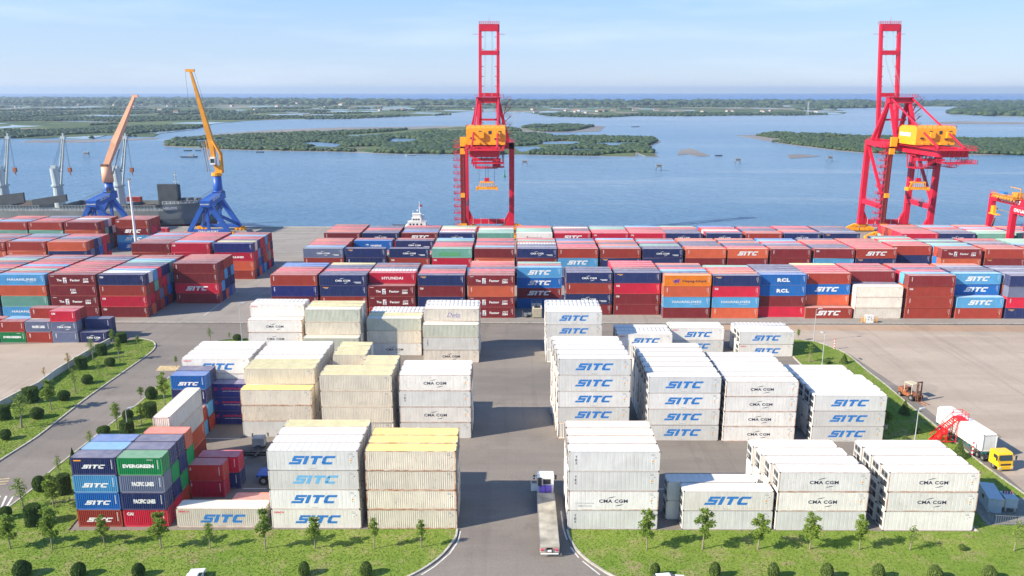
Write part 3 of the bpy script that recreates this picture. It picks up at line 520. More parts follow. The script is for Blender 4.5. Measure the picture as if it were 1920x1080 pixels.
def logo_mesh(code, L, white_body):
    """flat painted writing of one side; origin at the side's lower middle"""
    b = MB(); M_ = ['mark_white', 'mark_blue', 'mark_sky', 'mark_navy', 'mark_orange', 'mark_red', 'mark_purple', 'mark_grey', 'mark_green']
    wh, bl, sk, nv, og, rd, pu, gy, gn = range(9); ink = nv if white_body else wh; X = L / 2; s = L / L40
    big = L > 10
    # identification marks at the right end
    if white_body:
        ticks(b, X - 1.2, CH - .42, 2, gy, .2, .7); quad(b, X - .62, X - .50, CH - .95, CH - .83, nv); quad(b, X - .9, X - .8, CH - 1.15, CH - 1.05, gy)
        if code in ('SITC', 'CMA', 'LOWC', 'TEX'): quad(b, X - 1.05, X - .82, CH - 1.55, CH - 1.32, og); quad(b, X - 1.0, X - .87, CH - 1.85, CH - 1.72, gn)
        if code in ('SITC', 'SEACO'): quad(b, -.5, .4, .22, .28, gy)
    else:
        for i in range(9): quad(b, X - .62, X - .50, CH - .5 - i * .17, CH - .4 - i * .17, ink)
        if big:
            for i in range(5): quad(b, X - .92, X - .84, CH - .55 - i * .2, CH - .43 - i * .2, ink)
        if code in ('VERT', 'CAI', 'CMA', 'R2') and big: quad(b, X - .66, X - .5, .42, .6, og)
    if code == 'SITC': sitc(b, -.08 * L if False else 0, CH * .30, 6.1 if big else 3.5, bl if white_body else wh)
    elif code == 'SITF': sitc(b, .3, CH * .31, 6.0, sk)
    elif code == 'SEACO': sitc(b, .3, CH * .26, 6.0, bl); put(b, 'seaco', -X + .35, CH - .62, .28, rd, 1.4, .02, left=True); quad(b, -X + .6, -X + 1.4, CH - .78, CH - .75, gy)
    elif code == 'SEAW': put(b, 'seaco', -X + .35, CH - .62, .28, rd, 1.4, .02, left=True)
    elif code in ('CMA', 'LOWC'):
        wd = 3.9 if big else 3.2; put(b, 'CMA CGM', 0, CH * .39, .52, ink, wd, .035, spacing=1.1)
        arc(b, .45, CH * .40 + .30, 1.5, .62, 95, 150, .12, ink); arc(b, .25, CH * .40 + .22, 1.5, .72, -40, -90, .12, ink)
        if code == 'LOWC': put(b, 'LOW-CARBON', -X + 1.0, .95, .22, gy, 2.5, .005, left=True); put(b, 'EMISSION', -X + 1.35, .55, .22, gy, 1.8, .005, left=True)
        if not white_body and big: quad(b, 2.9, 4.8, CH * .33, CH * .33 + .12, wh); quad(b, 3.3, 4.8, CH * .33 - .25, CH * .33 - .13, wh)
    elif code == 'ZIM':
        put(b, 'The', -3.4, CH * .38, .62, wh, 1.3, .03); put(b, 'Factor', .8, CH * .38, .62, wh, 2.6, .03)
        quad(b, -2.35, -1.45, CH * .22, CH * .72, wh); put(b, 'Z', -1.9, CH * .34, .75, pu, .62, .05); quad(b, -2.25, -1.55, CH * .24, CH * .31, pu); quad(b, -1.75, -1.5, CH * .55, CH * .66, rd)
        put(b, 'ZIM', 3.5, CH * .26, .52, wh, 1.5, .06)
        for i in range(4):
            for j in range(2): x = 2.9 + i * .36 + j * .1; quad(b, x, x + .2, CH * .50 + j * .26, CH * .50 + j * .26 + .18, wh)
        quad(b, -X + .5, -X + 1.5, CH - .45, CH - .36, wh)
    elif code == 'ZIMS':
        put(b, 'ZIM', 0, CH * .24, .52, wh, 1.5, .06)
        for i in range(4):
            for j in range(2): x = -.75 + i * .38; quad(b, x, x + .22, CH * .50 + j * .3, CH * .50 + j * .3 + .2, wh)
    elif code == 'HAIAN': put(b, 'HAIANLINES', .1, CH * .44, .62, wh, 7.6, .02, spacing=1.1); put(b, 'www.haiants.vn', 2.2, CH * .30, .22, wh, 2.6, .0)
    elif code == 'HYUNDAI': put(b, 'HYUNDAI', 0, CH * .38, .75, wh, 5.6, .03, spacing=1.1)
    elif code == 'RCL': put(b, 'RCL', .1, CH * .32, 1.0, wh, 3.3, .06, spacing=1.15)
    elif code == 'HAPAG': put(b, 'Hapag-Lloyd', 1.7, CH * .32, .8, nv, 6.1, .02); quad(b, -3.8, -3.3, CH * .3, CH * .62, pu, .3); quad(b, -3.1, -2.7, CH * .3, CH * .66, pu, .3); quad(b, -3.9, -2.5, CH * .45, CH * .53, pu)
    elif code == 'EVER': put(b, 'EVERGREEN', -.2, CH * .42, .60, wh, 4.2, .05); ticks(b, 1.0, CH - .4, 1, wh, .2, 1.4)
    elif code == 'PACIFIC': put(b, 'PACIFIC LINES', .15, CH * .38, .72, wh, 3.0, .05)
    elif code == 'CAI': put(b, 'CAI', -X + .5, CH - .95, .52, wh, .9, .05, left=True)
    elif code == 'DELTA': put(b, 'Delta', .5, CH * .34, 1.0, pu, 2.9, -.01, shear=.45); quad(b, -.2, 2.0, CH * .27, CH * .285, pu); ticks(b, -X + .5, .5, 1, gy, .2, 2.5)
    elif code == 'INTER': put(b, 'Interasia', .5, CH * .34, .75, gy, 4.6, .02); quad(b, -3.0, -2.3, CH * .36, CH * .48, rd, .3); quad(b, -2.9, -2.4, CH * .52, CH * .62, nv, .2)
    elif code == 'TEX': put(b, 'T', -X + 1.0, CH * .66, .34, nv, .26, .04); put(b, 'E', -X + 1.0, CH * .50, .34, nv, .26, .04); put(b, 'X', -X + 1.0, CH * .34, .34, nv, .28, .04); quad(b, -.6, .4, .22, .29, wh)
    elif code == 'CULINES': put(b, 'CULINES', 1.0, CH * .36, .62, wh, 4.2, .04); arc(b, -2.3, CH * .47, .6, .6, 20, 340, .16, wh, 14); arc(b, -2.3, CH * .45, .32, .35, 0, 180, .14, wh)
    elif code == 'AFREE': put(b, 'AFREETRANS', .5, CH * .58, .38, rd, 4.2, .02); put(b, 'www.afreetrans.com', .6, CH * .44, .17, wh, 3.9, .02); arc(b, -2.45, CH * .62, .32, .32, 0, 350, .2, rd, 10)
    elif code == 'STAR': put(b, '*', -1.9, CH * .3, 1.0, wh, 1.0, .06); put(b, 'MAERSK', 1.0, CH * .34, .6, wh, 3.6, .03)
    elif code == 'VERT':
        for i, c_ in enumerate('SHT'): put(b, c_, -X + .9, CH - .75 - i * .42, .34, wh, .26, .04)
    elif code == 'DONG': quad(b, -X + .7, -X + 2.2, CH - .55, CH - .38, og); quad(b, -X + 1.2, -X + 2.0, CH - .75, CH - .68, wh)
    elif code == 'DONGS': quad(b, -X + .4, -X + 1.4, CH - .6, CH - .4, og); sitc(b, 0, CH * .38, 3.1, wh)
    elif code == 'PATCH': quad(b, -3.7, 2.5, CH * .22, CH * .60, gn)
    return b.mesh('lettering', M_) if b.v else None
LOGO = {}
def logo(code, L, wb):
    k = (code, L, wb)
    if k not in LOGO: LOGO[k] = logo_mesh(code, L, wb)
    return LOGO[k]

# layout --------------------------------------------------------------
CT = []   # dict per container: centre x, front y, z, L, ry (turned along y), code, logo, level ...
PAL = 'RRRRDDPPOOONNNNGGBLLTW'
rc = random.Random(4)
def stack(block, coln, X, Y, L, row, spec, lh=CH, turn=False, total=None):
    z = 0.0
    for lv, s in enumerate(spec.split()):
        code, lg = (s.split('.') + ['ID'])[:2]
        if code == '*': code = rc.choice(PAL)
        if code == '#': code = rc.choice('WWWSW')
        if lg == 'ID' and code not in 'WSCYKXT' and rc.random() < .35: lg = rc.choice(['VERT', 'VERT', 'CAI', 'DONG'])
        if code in 'WSCYKX' and row and lg == 'ID': pass
        CT.append(dict(b=block, c=coln, r=row, lv=lv, n=len(spec.split()), x=X, y=Y, z=z, L=L, h=lh, code=code, lg=lg, turn=turn, jx=rc.uniform(-.05, .05), jy=rc.uniform(-.03, .03)))
        z += lh
def column(block, coln, X, Y, L, rows, pitch=2.62, dx=0.0, lh=CH, dxs=None):
    for i, r_ in enumerate(rows): stack(block, coln, X + (dxs[i] if dxs else dx * i), Y + pitch * i, L, i, r_, lh)
def roofs(n, tops, fill='*'): return [' '.join([fill] * (n - 1) + [t]) for t in tops]
SH = 2.591
# --- west yard, front
B_ = 'west front white stacks'
column('coloured corner stacks', 1, -54.9 - 5.2, 98.0, L20, ['R.SITC B.SITC L.SITC N.DONGS', '* * * L', '* * * B'], lh=SH)
column('coloured corner stacks', 2, -53.8, 98.0, L20, ['P.CAI N.PACIFIC G.PACIFIC E.EVER', 'P N E N', 'R E N N', 'R R E O'], lh=SH)
column('red corner stacks', 1, -49.0, 106.3, L20, ['P.CAI Q.CAI'], lh=SH); column('red corner stacks', 1, -47.6, 109.0, L20, ['N P'], lh=SH)
column('lawn edge stack', 1, -46.5, 97.9, L40, ['K.SEACO']); column('lawn edge stack', 2, -39.9, 100.6, L20, ['O'], lh=SH)
column(B_, 1, -33.4, 97.8, L40, ['W.SEACO W.SITC S.SITF S.SITC', '# # # W', '# # # W', '# # # C']); column(B_, 2, -20.25, 97.7, L40, ['Y Y Y Y', 'Y Y Y Y', 'C C C Y'])
for i, c_ in enumerate(['R', 'O', 'K', 'K']): CT.append(dict(b='turned white stack', c=1, r=0, lv=i, n=4, x=-53.6, y=108.8, z=i * CH, L=L40, h=CH, code=c_, lg='ID', turn=True, jx=0, jy=0))
column('blue short stacks', 1, -60.0, 124.2, L20, ['R R', 'L R'], lh=SH); column('blue short stacks', 1, -60.0, 129.7, L20, ['* L N B.SITC', 'R B N N'], lh=SH)
column('blue short stacks', 2, -54.0, 132.6, L20, ['Z.AFREE Z.AFREE Z.AFREE'] , lh=SH)
B_ = 'west middle white stacks'
column(B_, 1, -60.2, 135.3, L40, ['# # W.SEACO W.SEACO'] + roofs(4, 'WWW', '#'))
column(B_, 2, -47.2, 127.4, L40, ['S Y Y', 'C C C C', 'C C C C'] + roofs(4, 'WWWW', '#')); column(B_, 3, -33.3, 126.9, L40, ['C C C C', 'C C C C'])
column('short cream stacks', 1, -27.1, 132.3, L20, ['C C C C', 'C C C C']); column('short cream stacks', 2, -33.4, 137.6, L20, ['C C C C', 'C C C C', 'C C C C'])
column(B_, 4, -19.9, 127.0, L40, ['S W.CMA S.TEX W.CMA', '# # # W', '# # # W'])
B_ = 'west rear white stacks'
column(B_, 1, -60.0, 169.8, L40, ['# W.CMA W.CMA', '# # # W.SEAW', '# # # W']); column(B_, 2, -46.6, 165.7, L40, ['C X', 'C C C X', 'C C C C', 'C C C C'])
column(B_, 3, -33.6, 171.2, L40, ['S.CMA C X', 'C C C', 'C C W', 'C C W']); column(B_, 4, -20.4, 166.4, L40, ['K.CMA S.TEX X', '# # # K.DELTA', '# # # W', '# # # W'])
# --- east yard
B_ = 'east front white stacks'
column(B_, 1, 7.1, 97.7, L40, ['S.TEX W.LOWC S.TEX S.TEX'] + roofs(4, 'KKK', '#')); column(B_, 2, 22.7, 97.7, L40, ['S W.SITC', '# S'], dx=-1.7)
column(B_, 3, 35.4, 97.6, L40, ['S W.CMA W.CMA'] + roofs(3, 'WWW', '#'), dx=-.46); column(B_, 4, 50.1, 97.6, L40, ['W W.CMA W.CMA'] + roofs(3, 'WWW', '#'), dx=-.15)
B_ = 'east middle white stacks'
column(B_, 1, 7.2, 127.0, L40, ['K S.SITC W.SITC S.SITC S.SITC'] + roofs(5, 'SSWS', '#'), dxs=[0, -.1, -.3, -.4, -.7])
column(B_, 2, 22.4, 126.2, L40, ['S.SITC S.SITC W.SITC S.SITC', '# # # S', '# # # W', '# # # S', '# # # W', '# # # S', '# # # S'], pitch=2.7)
column(B_, 3, 35.4, 126.0, L40, ['W.CMA W.CMA W.CMA W.CMA', '# # # S', '# # # W', '# # # S', '# # # W', '# # # S'], lh=2.72)
column(B_, 4, 50.4, 125.9, L40, ['S.SITC S.SITC S.SITC'] + roofs(3, 'WWWWW', '#'), lh=2.82, dxs=[0, .1, 0, -.1, -1.3, -1.4])
B_ = 'east rear white stacks'
column(B_, 1, 6.6, 166.6, L40, ['S S S.SITC S.SITC', '# # # S', '# # # S', '# # # S']); column(B_, 2, 22.6, 169.0, L40, ['W W.SEACO', '# W', '# S'])
column(B_, 3, 35.3, 173.8, L40, ['S.SITC W.SEACO', '# S']); column(B_, 4, 50.2, 170.8, L40, ['W.SEACO S.SITC', '# S', '# S'])
# --- quayside, front row
B_ = 'front quayside row'; QD = 201.9
Q1 = [(-64.3, 0, ['* D Z R.VERT', 'R', 'P', 'R', 'B', 'B']), (-51.4, 0, ['D R.VERT N.DONG N.CMA', 'N', 'P', 'N', 'N', 'C']), (-38.8, 0, None), (-25.7, 0, ['R N.CMA D.CAI N.DONG', 'P', 'R', 'N', 'G']), (-12.6, 0, ['D.ZIM D.ZIM O.VERT D.ZIM', 'R', 'P', 'N', 'R', 'P', 'O']),
      (.3, 9.5, ['B D.SITC B.SITC L.SITC', 'R', 'T']), (13.3, 3.2, ['D.CAI N.CMA R.VERT N.CMA', 'N', 'N']), (26.1, 3.2, ['D.VERT D P.CAI N.DONG', 'N', 'D', 'P', 'P', 'P']), (38.7, 0, ['D HAI O.VERT H.HAPAG', 'N', 'L', 'P', 'N', 'O']), (51.5, 0, ['O.VERT HAI P.CAI N.DONG', 'O', 'O', 'P', 'T']),
      (64.0, 1.2, ['P D L_.RCL L_.RCL', 'G', 'N', 'N', 'N']), (76.2, 0, None), (89.0, 0, None), (102.3, 0, ['R.VERT R.VERT R.CAI D.VERT', 'L', 'P', 'N', 'P', 'R']), (115.6, 0, None), (128.6, 0, ['N P G.CMA N.CMA', 'G', 'N', 'G', 'N']), (141.7, 0, ['* * R D', 'R', 'N', 'O'])]
def rep(s): return s.replace('HAI', 'L.HAIAN').replace('L_', 'B')
for i, (X, dy, rows) in enumerate(Q1):
    n = i + 1
    if n == 3: rr = ['R D.ZIM D.ZIM', '* * * P.HYUNDAI', '* * * W', '* * * N', '* * * D', '* * * N']
    elif n == 12: rr = ['R.SITC', 'D O.VERT B.SITC R.VERT', '* * * P', '* * * P', '* * * P', '* * * C']
    elif n == 13: rr = ['K K K', '* * * *', '* * * D', '* * * P', '* * * D', '* * * P']; rr[1] = '* * N'
    elif n == 15: rr = ['R.VERT L.SITC', '* * B.SITC L.SITC', '* * * N', '* * * N', '* * * G', '* * * O']
    else: rr = [rep(rows[0])] + ['* * * ' + c_ for c_ in rows[1:]]
    column(B_, n, X, QD + dy, L40, rr)
# --- quayside, middle row
B_ = 'middle quayside row'
Q2 = [(-65, '* * R.VERT G.CMA', 'LRPRO'), (-52, '* * N N.DONG', 'O***'), (-38.7, '* * R.CAI N.CMA', 'TDP*'), (-25.7, '* * P.CAI T.PATCH', 'RPPNT'), (-12.7, '* * O D', 'LRPNP'), (.3, '* * D N.CMA', 'GNSRT'), (12.8, '* * L.SITC R.VERT', 'PPNO'), (25.8, '* * N.DONG R.VERT', 'GONR'), (38.7, '* * N N.CMA', 'NTNP'), (51.7, '* * D R', 'RNNN'), (64.6, '* * D O.SITC', 'PNNO'), (77.6, '* * D D.VERT', 'RNGP'), (90.8, '* * L D', 'NNRP'), (103.6, '* * N R.SITC', 'PRPR'), (116.8, '* * N R', 'PPTP'), (129.5, '* * O D.ZIM', 'RLTN'), (142.8, '* * D R.VERT', 'RRNG'), (155.9, '* * R *', 'RNLT')]
for i, (X, f0, tp) in enumerate(Q2):
    rr = [f0] + ['* * * ' + c_ for c_ in tp] + ['* * * *'] * max(0, 6 - len(tp))
    if i in (1, 2): rr[1:] = ['* * ' + c_ for c_ in 'OTPN'] + ['* * * B.STAR' if i == 1 else '* * * N.CMA', '* * * R']
    if i == 9: rr = ['* * D O'] + rr[1:]
    column(B_, i + 1, X, 237.8 + (5.2 if i == 14 else 0), L40, rr[:7])
# --- quayside, far row
B_ = 'far quayside row'
Q3 = [(-65, 'D.VERT', 'ORRPD'), (-52, 'N.CMA', 'NRPN'), (-38.7, 'D.SITC', 'BGND'), (-26.1, 'N.CMA', 'WPWC'), (-13, 'T', 'TTWO'), (0, 'W.INTER', 'TTT*'), (13, 'P.SITC', 'PNRW'), (25.8, 'P.CAI', 'PPTT'), (38.4, 'P', 'RPDP'), (50.6, 'N.CMA', 'NNRP'), (64.3, 'N.CMA', 'PWRP'), (77.6, 'R.VERT', 'RNNP'), (90.6, 'N.CMA', 'PONP'), (103.8, 'N.DONG', 'GNNN'), (130.2, 'P.CAI', 'PPRDR'), (142.8, 'N.CMA', 'NGRPL'), (155.8, 'T', 'TWPLP'), (169.2, 'T', 'GRNP'), (182.5, 'R', 'NGTP')]
for i, (X, f0, tp) in enumerate(Q3): column(B_, i + 1, X, 265.0, L40, ['* * * ' + f0] + ['* * * ' + c_ for c_ in tp] + ['* * * *'])
# --- north-west quayside
B_ = 'west quayside front row'
for i, (X, f0, tp) in enumerate([(-148.9, '* * * *', 'RGOPNRTGR'), (-135.8, 'L.HAIAN T O L.HAIAN', 'RTPLPRRGR'), (-122.5, 'D.ZIMS D.ZIM D.ZIMS D.ZIM', 'RPRRPRGNR'), (-109.5, 'D.CAI P.CAI R.VERT N', 'WLPNNTLRD'), (-95.7, 'D.VERT P.SITC D.VERT D', 'DRRR')]):
    column(B_, i + 1, X, 202 if i < 4 else 216.2, L40, [f0] + ['* * * ' + c_ for c_ in tp])
B_ = 'west quayside middle row'
for i, (X, Y, f0, tp) in enumerate([(-175.2, 248, 'R R O R.VERT', 'RNRGR'), (-162.2, 248, 'R D O R.VERT', 'LPNGG'), (-149.2, 248, 'W R N O', 'RNGPR'), (-121.5, 246, 'N R R D', 'DRGGPLR'), (-109, 246, 'R N P P.CAI', 'LPRRPPR'), (-95.4, 246, 'R O P.CULINES Z', 'CNPRLRD')]): column(B_, i + 1, X, Y, L40, [f0] + ['* * * ' + c_ for c_ in tp])
B_ = 'west quayside far row'
for i, (X, Y, f0, tp) in enumerate([(-204.5, 287, '* * T R', 'OWP'), (-191.6, 287, '* * T R', 'LGRPO'), (-178.5, 287, '* * T R.VERT', 'RPRNG'), (-165.4, 287, '* * O D.VERT', 'RGWRR'), (-149.6, 293, 'B.SITC L.SITC D.SITC R.CAI', 'RRR')]): column(B_, i + 1, X, Y, L40, [f0] + ['* * * ' + c_ for c_ in tp])
B_ = 'small west lot stacks'
column(B_, 1, -129.1, 180.2, L20, ['B', '* R'], lh=SH); column(B_, 2, -122.8, 180.2, L20, ['E.EVER R.VERT', '* *'], lh=SH); column(B_, 3, -116.5, 180.2, L20, ['R.VERT G.PACIFIC', '* * R.VERT'], lh=SH); column(B_, 4, -110.3, 180.2, L20, ['G G.CMA P.CAI', 'R N R'], lh=SH); column(B_, 5, -103.6, 180.2, L20, ['N.CMA', 'N N'], lh=SH)
column('quay edge boxes', 1, (306 - 967) / 1490 * 342, 327, L20, ['P.VERT'], lh=SH)

# which of them the view shows, and how large (counted on a coarse grid of sight lines)
GW, GH = 768, 432
zb = np.full((GH, GW), 1e9, np.float32); ib = np.full((GH, GW), -1, np.int32); fb_ = np.zeros((GH, GW), np.int8)
RMi = np.array(RM)
u = (np.arange(GW) + .5) * 1920 / GW; v = (np.arange(GH) + .5) * 1080 / GH
DX, DY = np.meshgrid((u - 960) / F, (540 - v) / F); DD = np.stack([DX, DY, -np.ones_like(DX)], -1) @ RMi.T
for i, c in enumerate(CT):
    if c['turn']: x0, x1, y0, y1 = c['x'], c['x'] + CW, c['y'], c['y'] + c['L']
    else: x0, x1, y0, y1 = c['x'], c['x'] + c['L'], c['y'], c['y'] + CW
    lo = np.array([x0, y0, c['z']]); hi = np.array([x1, y1, c['z'] + c['h']]); c['lo'], c['hi'] = lo, hi
    cs = np.array([[a_, b_, c_] for a_ in (x0, x1) for b_ in (y0, y1) for c_ in (lo[2], hi[2])]) - [0, 0, H]; q = cs @ RMi
    px = 960 - q[:, 0] / q[:, 2] * F; py = 540 + q[:, 1] / q[:, 2] * F
    a0, a1 = int(max(0, px.min() * GW / 1920 - 1)), int(min(GW, px.max() * GW / 1920 + 2)); b0, b1 = int(max(0, py.min() * GH / 1080 - 1)), int(min(GH, py.max() * GH / 1080 + 2))
    c['cnt'] = 0; c['faces'] = {}
    if a0 >= a1 or b0 >= b1: continue
    d = DD[b0:b1, a0:a1]
    with np.errstate(divide='ignore', invalid='ignore'):
        t1 = (lo - [0, 0, H]) / d; t2 = (hi - [0, 0, H]) / d
    tn = np.minimum(t1, t2); tf = np.maximum(t1, t2); ax = tn.argmax(-1); tn_ = tn.max(-1); hit = (tn_ < tf.min(-1)) & (tn_ > 0) & (tn_ < zb[b0:b1, a0:a1])
    zb[b0:b1, a0:a1][hit] = tn_[hit]; ib[b0:b1, a0:a1][hit] = i; fb_[b0:b1, a0:a1][hit] = ax[hit]
ids, cn = np.unique(ib[ib >= 0] * 4 + fb_[ib >= 0], return_counts=True)
for q, n in zip(ids, cn): CT[q // 4]['cnt'] += int(n); CT[q // 4]['faces'][int(q % 4)] = int(n)
order = sorted((c for c in CT if c['cnt'] > 0), key=lambda c: -c['cnt'])
N_VISIBLE = len(order); IND = order[:298]; indset = set(id(c) for c in IND); REST = [c for c in CT if id(c) not in indset]
print('containers', len(CT), 'visible', N_VISIBLE, 'smallest individual', IND[-1]['cnt'])
ORD = ['front', 'second', 'third', 'fourth', 'fifth', 'sixth', 'seventh', 'eighth', 'ninth', 'tenth', 'eleventh']
ORDN = ['first', 'second', 'third', 'fourth', 'fifth', 'sixth', 'seventh', 'eighth', 'ninth', 'tenth', 'eleventh', 'twelfth', 'thirteenth', 'fourteenth', 'fifteenth', 'sixteenth', 'seventeenth', 'eighteenth', 'nineteenth']
def level_word(c):
    if c['n'] == 1: return 'lone'
    if c['lv'] == c['n'] - 1: return 'topmost'
    if c['lv'] == 0: return 'bottom'
    return {1: 'second from ground', 2: 'third from ground', 3: 'fourth from ground'}[c['lv']]
def paintcol(c): a = C[c['code']]; q = hash((round(c['x']), round(c['y']), c['lv'])) % 1009 / 1009; k = 1 + (q - .6) * .2; y_ = (q * 7 % 1) * .07; return (a[0] * k, a[1] * k * (1 - y_ * .4), a[2] * k * (1 - y_), .75 if c['lg'] in ('CMA', 'LOWC') and c['code'] == 'W' else RUSTY.get(c['code'], .12))
for c in IND:
    reef = c['code'] in REEF; L = c['L']; cl = paintcol(c)
    o = link('refrigerated_container' if reef else 'shipping_container', MES[(L, c['code'])] if c['code'] in 'YC' else MES[(L, reef)])
    if c['turn']: o.location = (c['x'] + CW / 2, c['y'] + L / 2, c['z']); o.rotation_euler = (0, 0, math.pi / 2)
    else: o.location = (c['x'] + L / 2 + c['jx'], c['y'] + CW / 2 + c['jy'], c['z'])
    o.scale = (1, 1, (c['h'] - .012) / CH); o.color = cl
    ncol = sum(1 for _ in {q['c'] for q in CT if q['b'] == c['b']})
    lab = f"{CN[c['code']]}{' short' if L < 10 else ''} container, {level_word(c)}, {ORD[c['r']]} row"
    lab += (f", {ORDN[c['c'] - 1]} stack from left" if ncol > 1 else '') + f", {c['b']}"
    lw = LW.get({'SITF': 'SITF', 'DONGS': 'SITC', 'ZIMS': 'ZIM', 'SEAW': 'SEACO'}.get(c['lg'], c['lg']))
    if c['faces'].get(1, 0) > 6 and lw and len((lab + ' ' + lw).split()) <= 16: lab += ' ' + lw
    if len(lab.split()) > 16 or len(lab.replace('-', ' ').split()) > 17: lab = lab.replace(' from ground', '')
    tag(o, lab, 'container', 'white refrigerated containers stacked in the yard' if reef else 'painted steel containers stacked in the yard')
    if c['faces'].get(1, 0) > 3 or c['turn']:
        me = logo(c['lg'], L, c['code'] in 'WSCYKX')
        if me: q = link('lettering', me, o); q.location = (0, -CW / 2 + .006, 0)
    if c['faces'].get(0, 0) > 2 or c['turn']:
        if c['x'] < 0 or not reef:
            s_ = 1 if c['x'] < 0 else -1
            for m_ in (1, -1): q = link('door', DOOR, o); q.location = (s_ * (L / 2 - .03), 0, 0); q.scale = (s_, m_, 1); q.color = cl
        if reef and (c['x'] > 0): q = link('refrigeration_unit', REEFU, o); q.location = (-L / 2 + .03, 0, 0)
# the rest: past 298 of the kind, one mass
VV, FF, MI, CC, off_ = [], [], [], [], 0
SIMPLE = {L: cont_mb(L, False, True) for L in (L40, L20)}
lets = {}
for c in REST:
    src = MBS[(c['L'], c['code'] in REEF)] if c['cnt'] > 0 else SIMPLE[c['L']]
    v_ = np.array(src.v) * [1, 1, (c['h'] - .012) / CH] + [c['x'] + c['L'] / 2 + c['jx'], c['y'] + CW / 2 + c['jy'], c['z']]
    if c['turn']: v_ = np.array(src.v)[:, [1, 0, 2]] * [-1, 1, 1] + [c['x'] + CW / 2, c['y'] + c['L'] / 2, c['z']]
    VV.append(v_); FF += [tuple(i + off_ for i in f) for f in src.f]; MI += [(4 if c['code'] == 'C' else 5) if (q == 3 and c['code'] in 'CY') else q for q in src.m]; CC.append(np.tile(paintcol(c), (len(v_), 1))); off_ += len(v_)
    if c['cnt'] > 0 and c['faces'].get(1, 0) > 4:
        me = logo(c['lg'], c['L'], c['code'] in 'WSCYKX')
        if me:
            q = np.empty(len(me.vertices) * 3); me.vertices.foreach_get('co', q); q = q.reshape(-1, 3) + [c['x'] + c['L'] / 2, c['y'] + .004, c['z']]; lets.setdefault('v', []).append(q)
            o_ = lets.get('o', 0); lets.setdefault('f', []).extend([tuple(i + o_ for i in p.vertices) for p in me.polygons]); lets.setdefault('m', []).extend([p.material_index for p in me.polygons]); lets['o'] = o_ + len(q)
V4 = np.concatenate(VV); FF = np.array(FF); me = np_mesh('remaining_containers', V4, FF, ['bulk_paint', 'bulk_frame', 'dark_metal', 'bulk_paint', 'roof_khaki', 'roof_yellow'], MI, np.concatenate(CC))
rest = link('remaining_containers', me); tag(rest, 'mass of many more coloured containers packed behind the visible fronts', None, None, 'stuff')
if lets:
    me = bpy.data.meshes.new('lettering'); me.from_pydata(np.concatenate(lets['v']).tolist(), [], lets['f'])
    for m in ['mark_white', 'mark_blue', 'mark_sky', 'mark_navy', 'mark_orange', 'mark_red', 'mark_purple', 'mark_grey', 'mark_green']: me.materials.append(MATS[m])
    me.polygons.foreach_set('material_index', lets['m']); me.update(); link('lettering', me, rest)['kind'] = 'stuff'
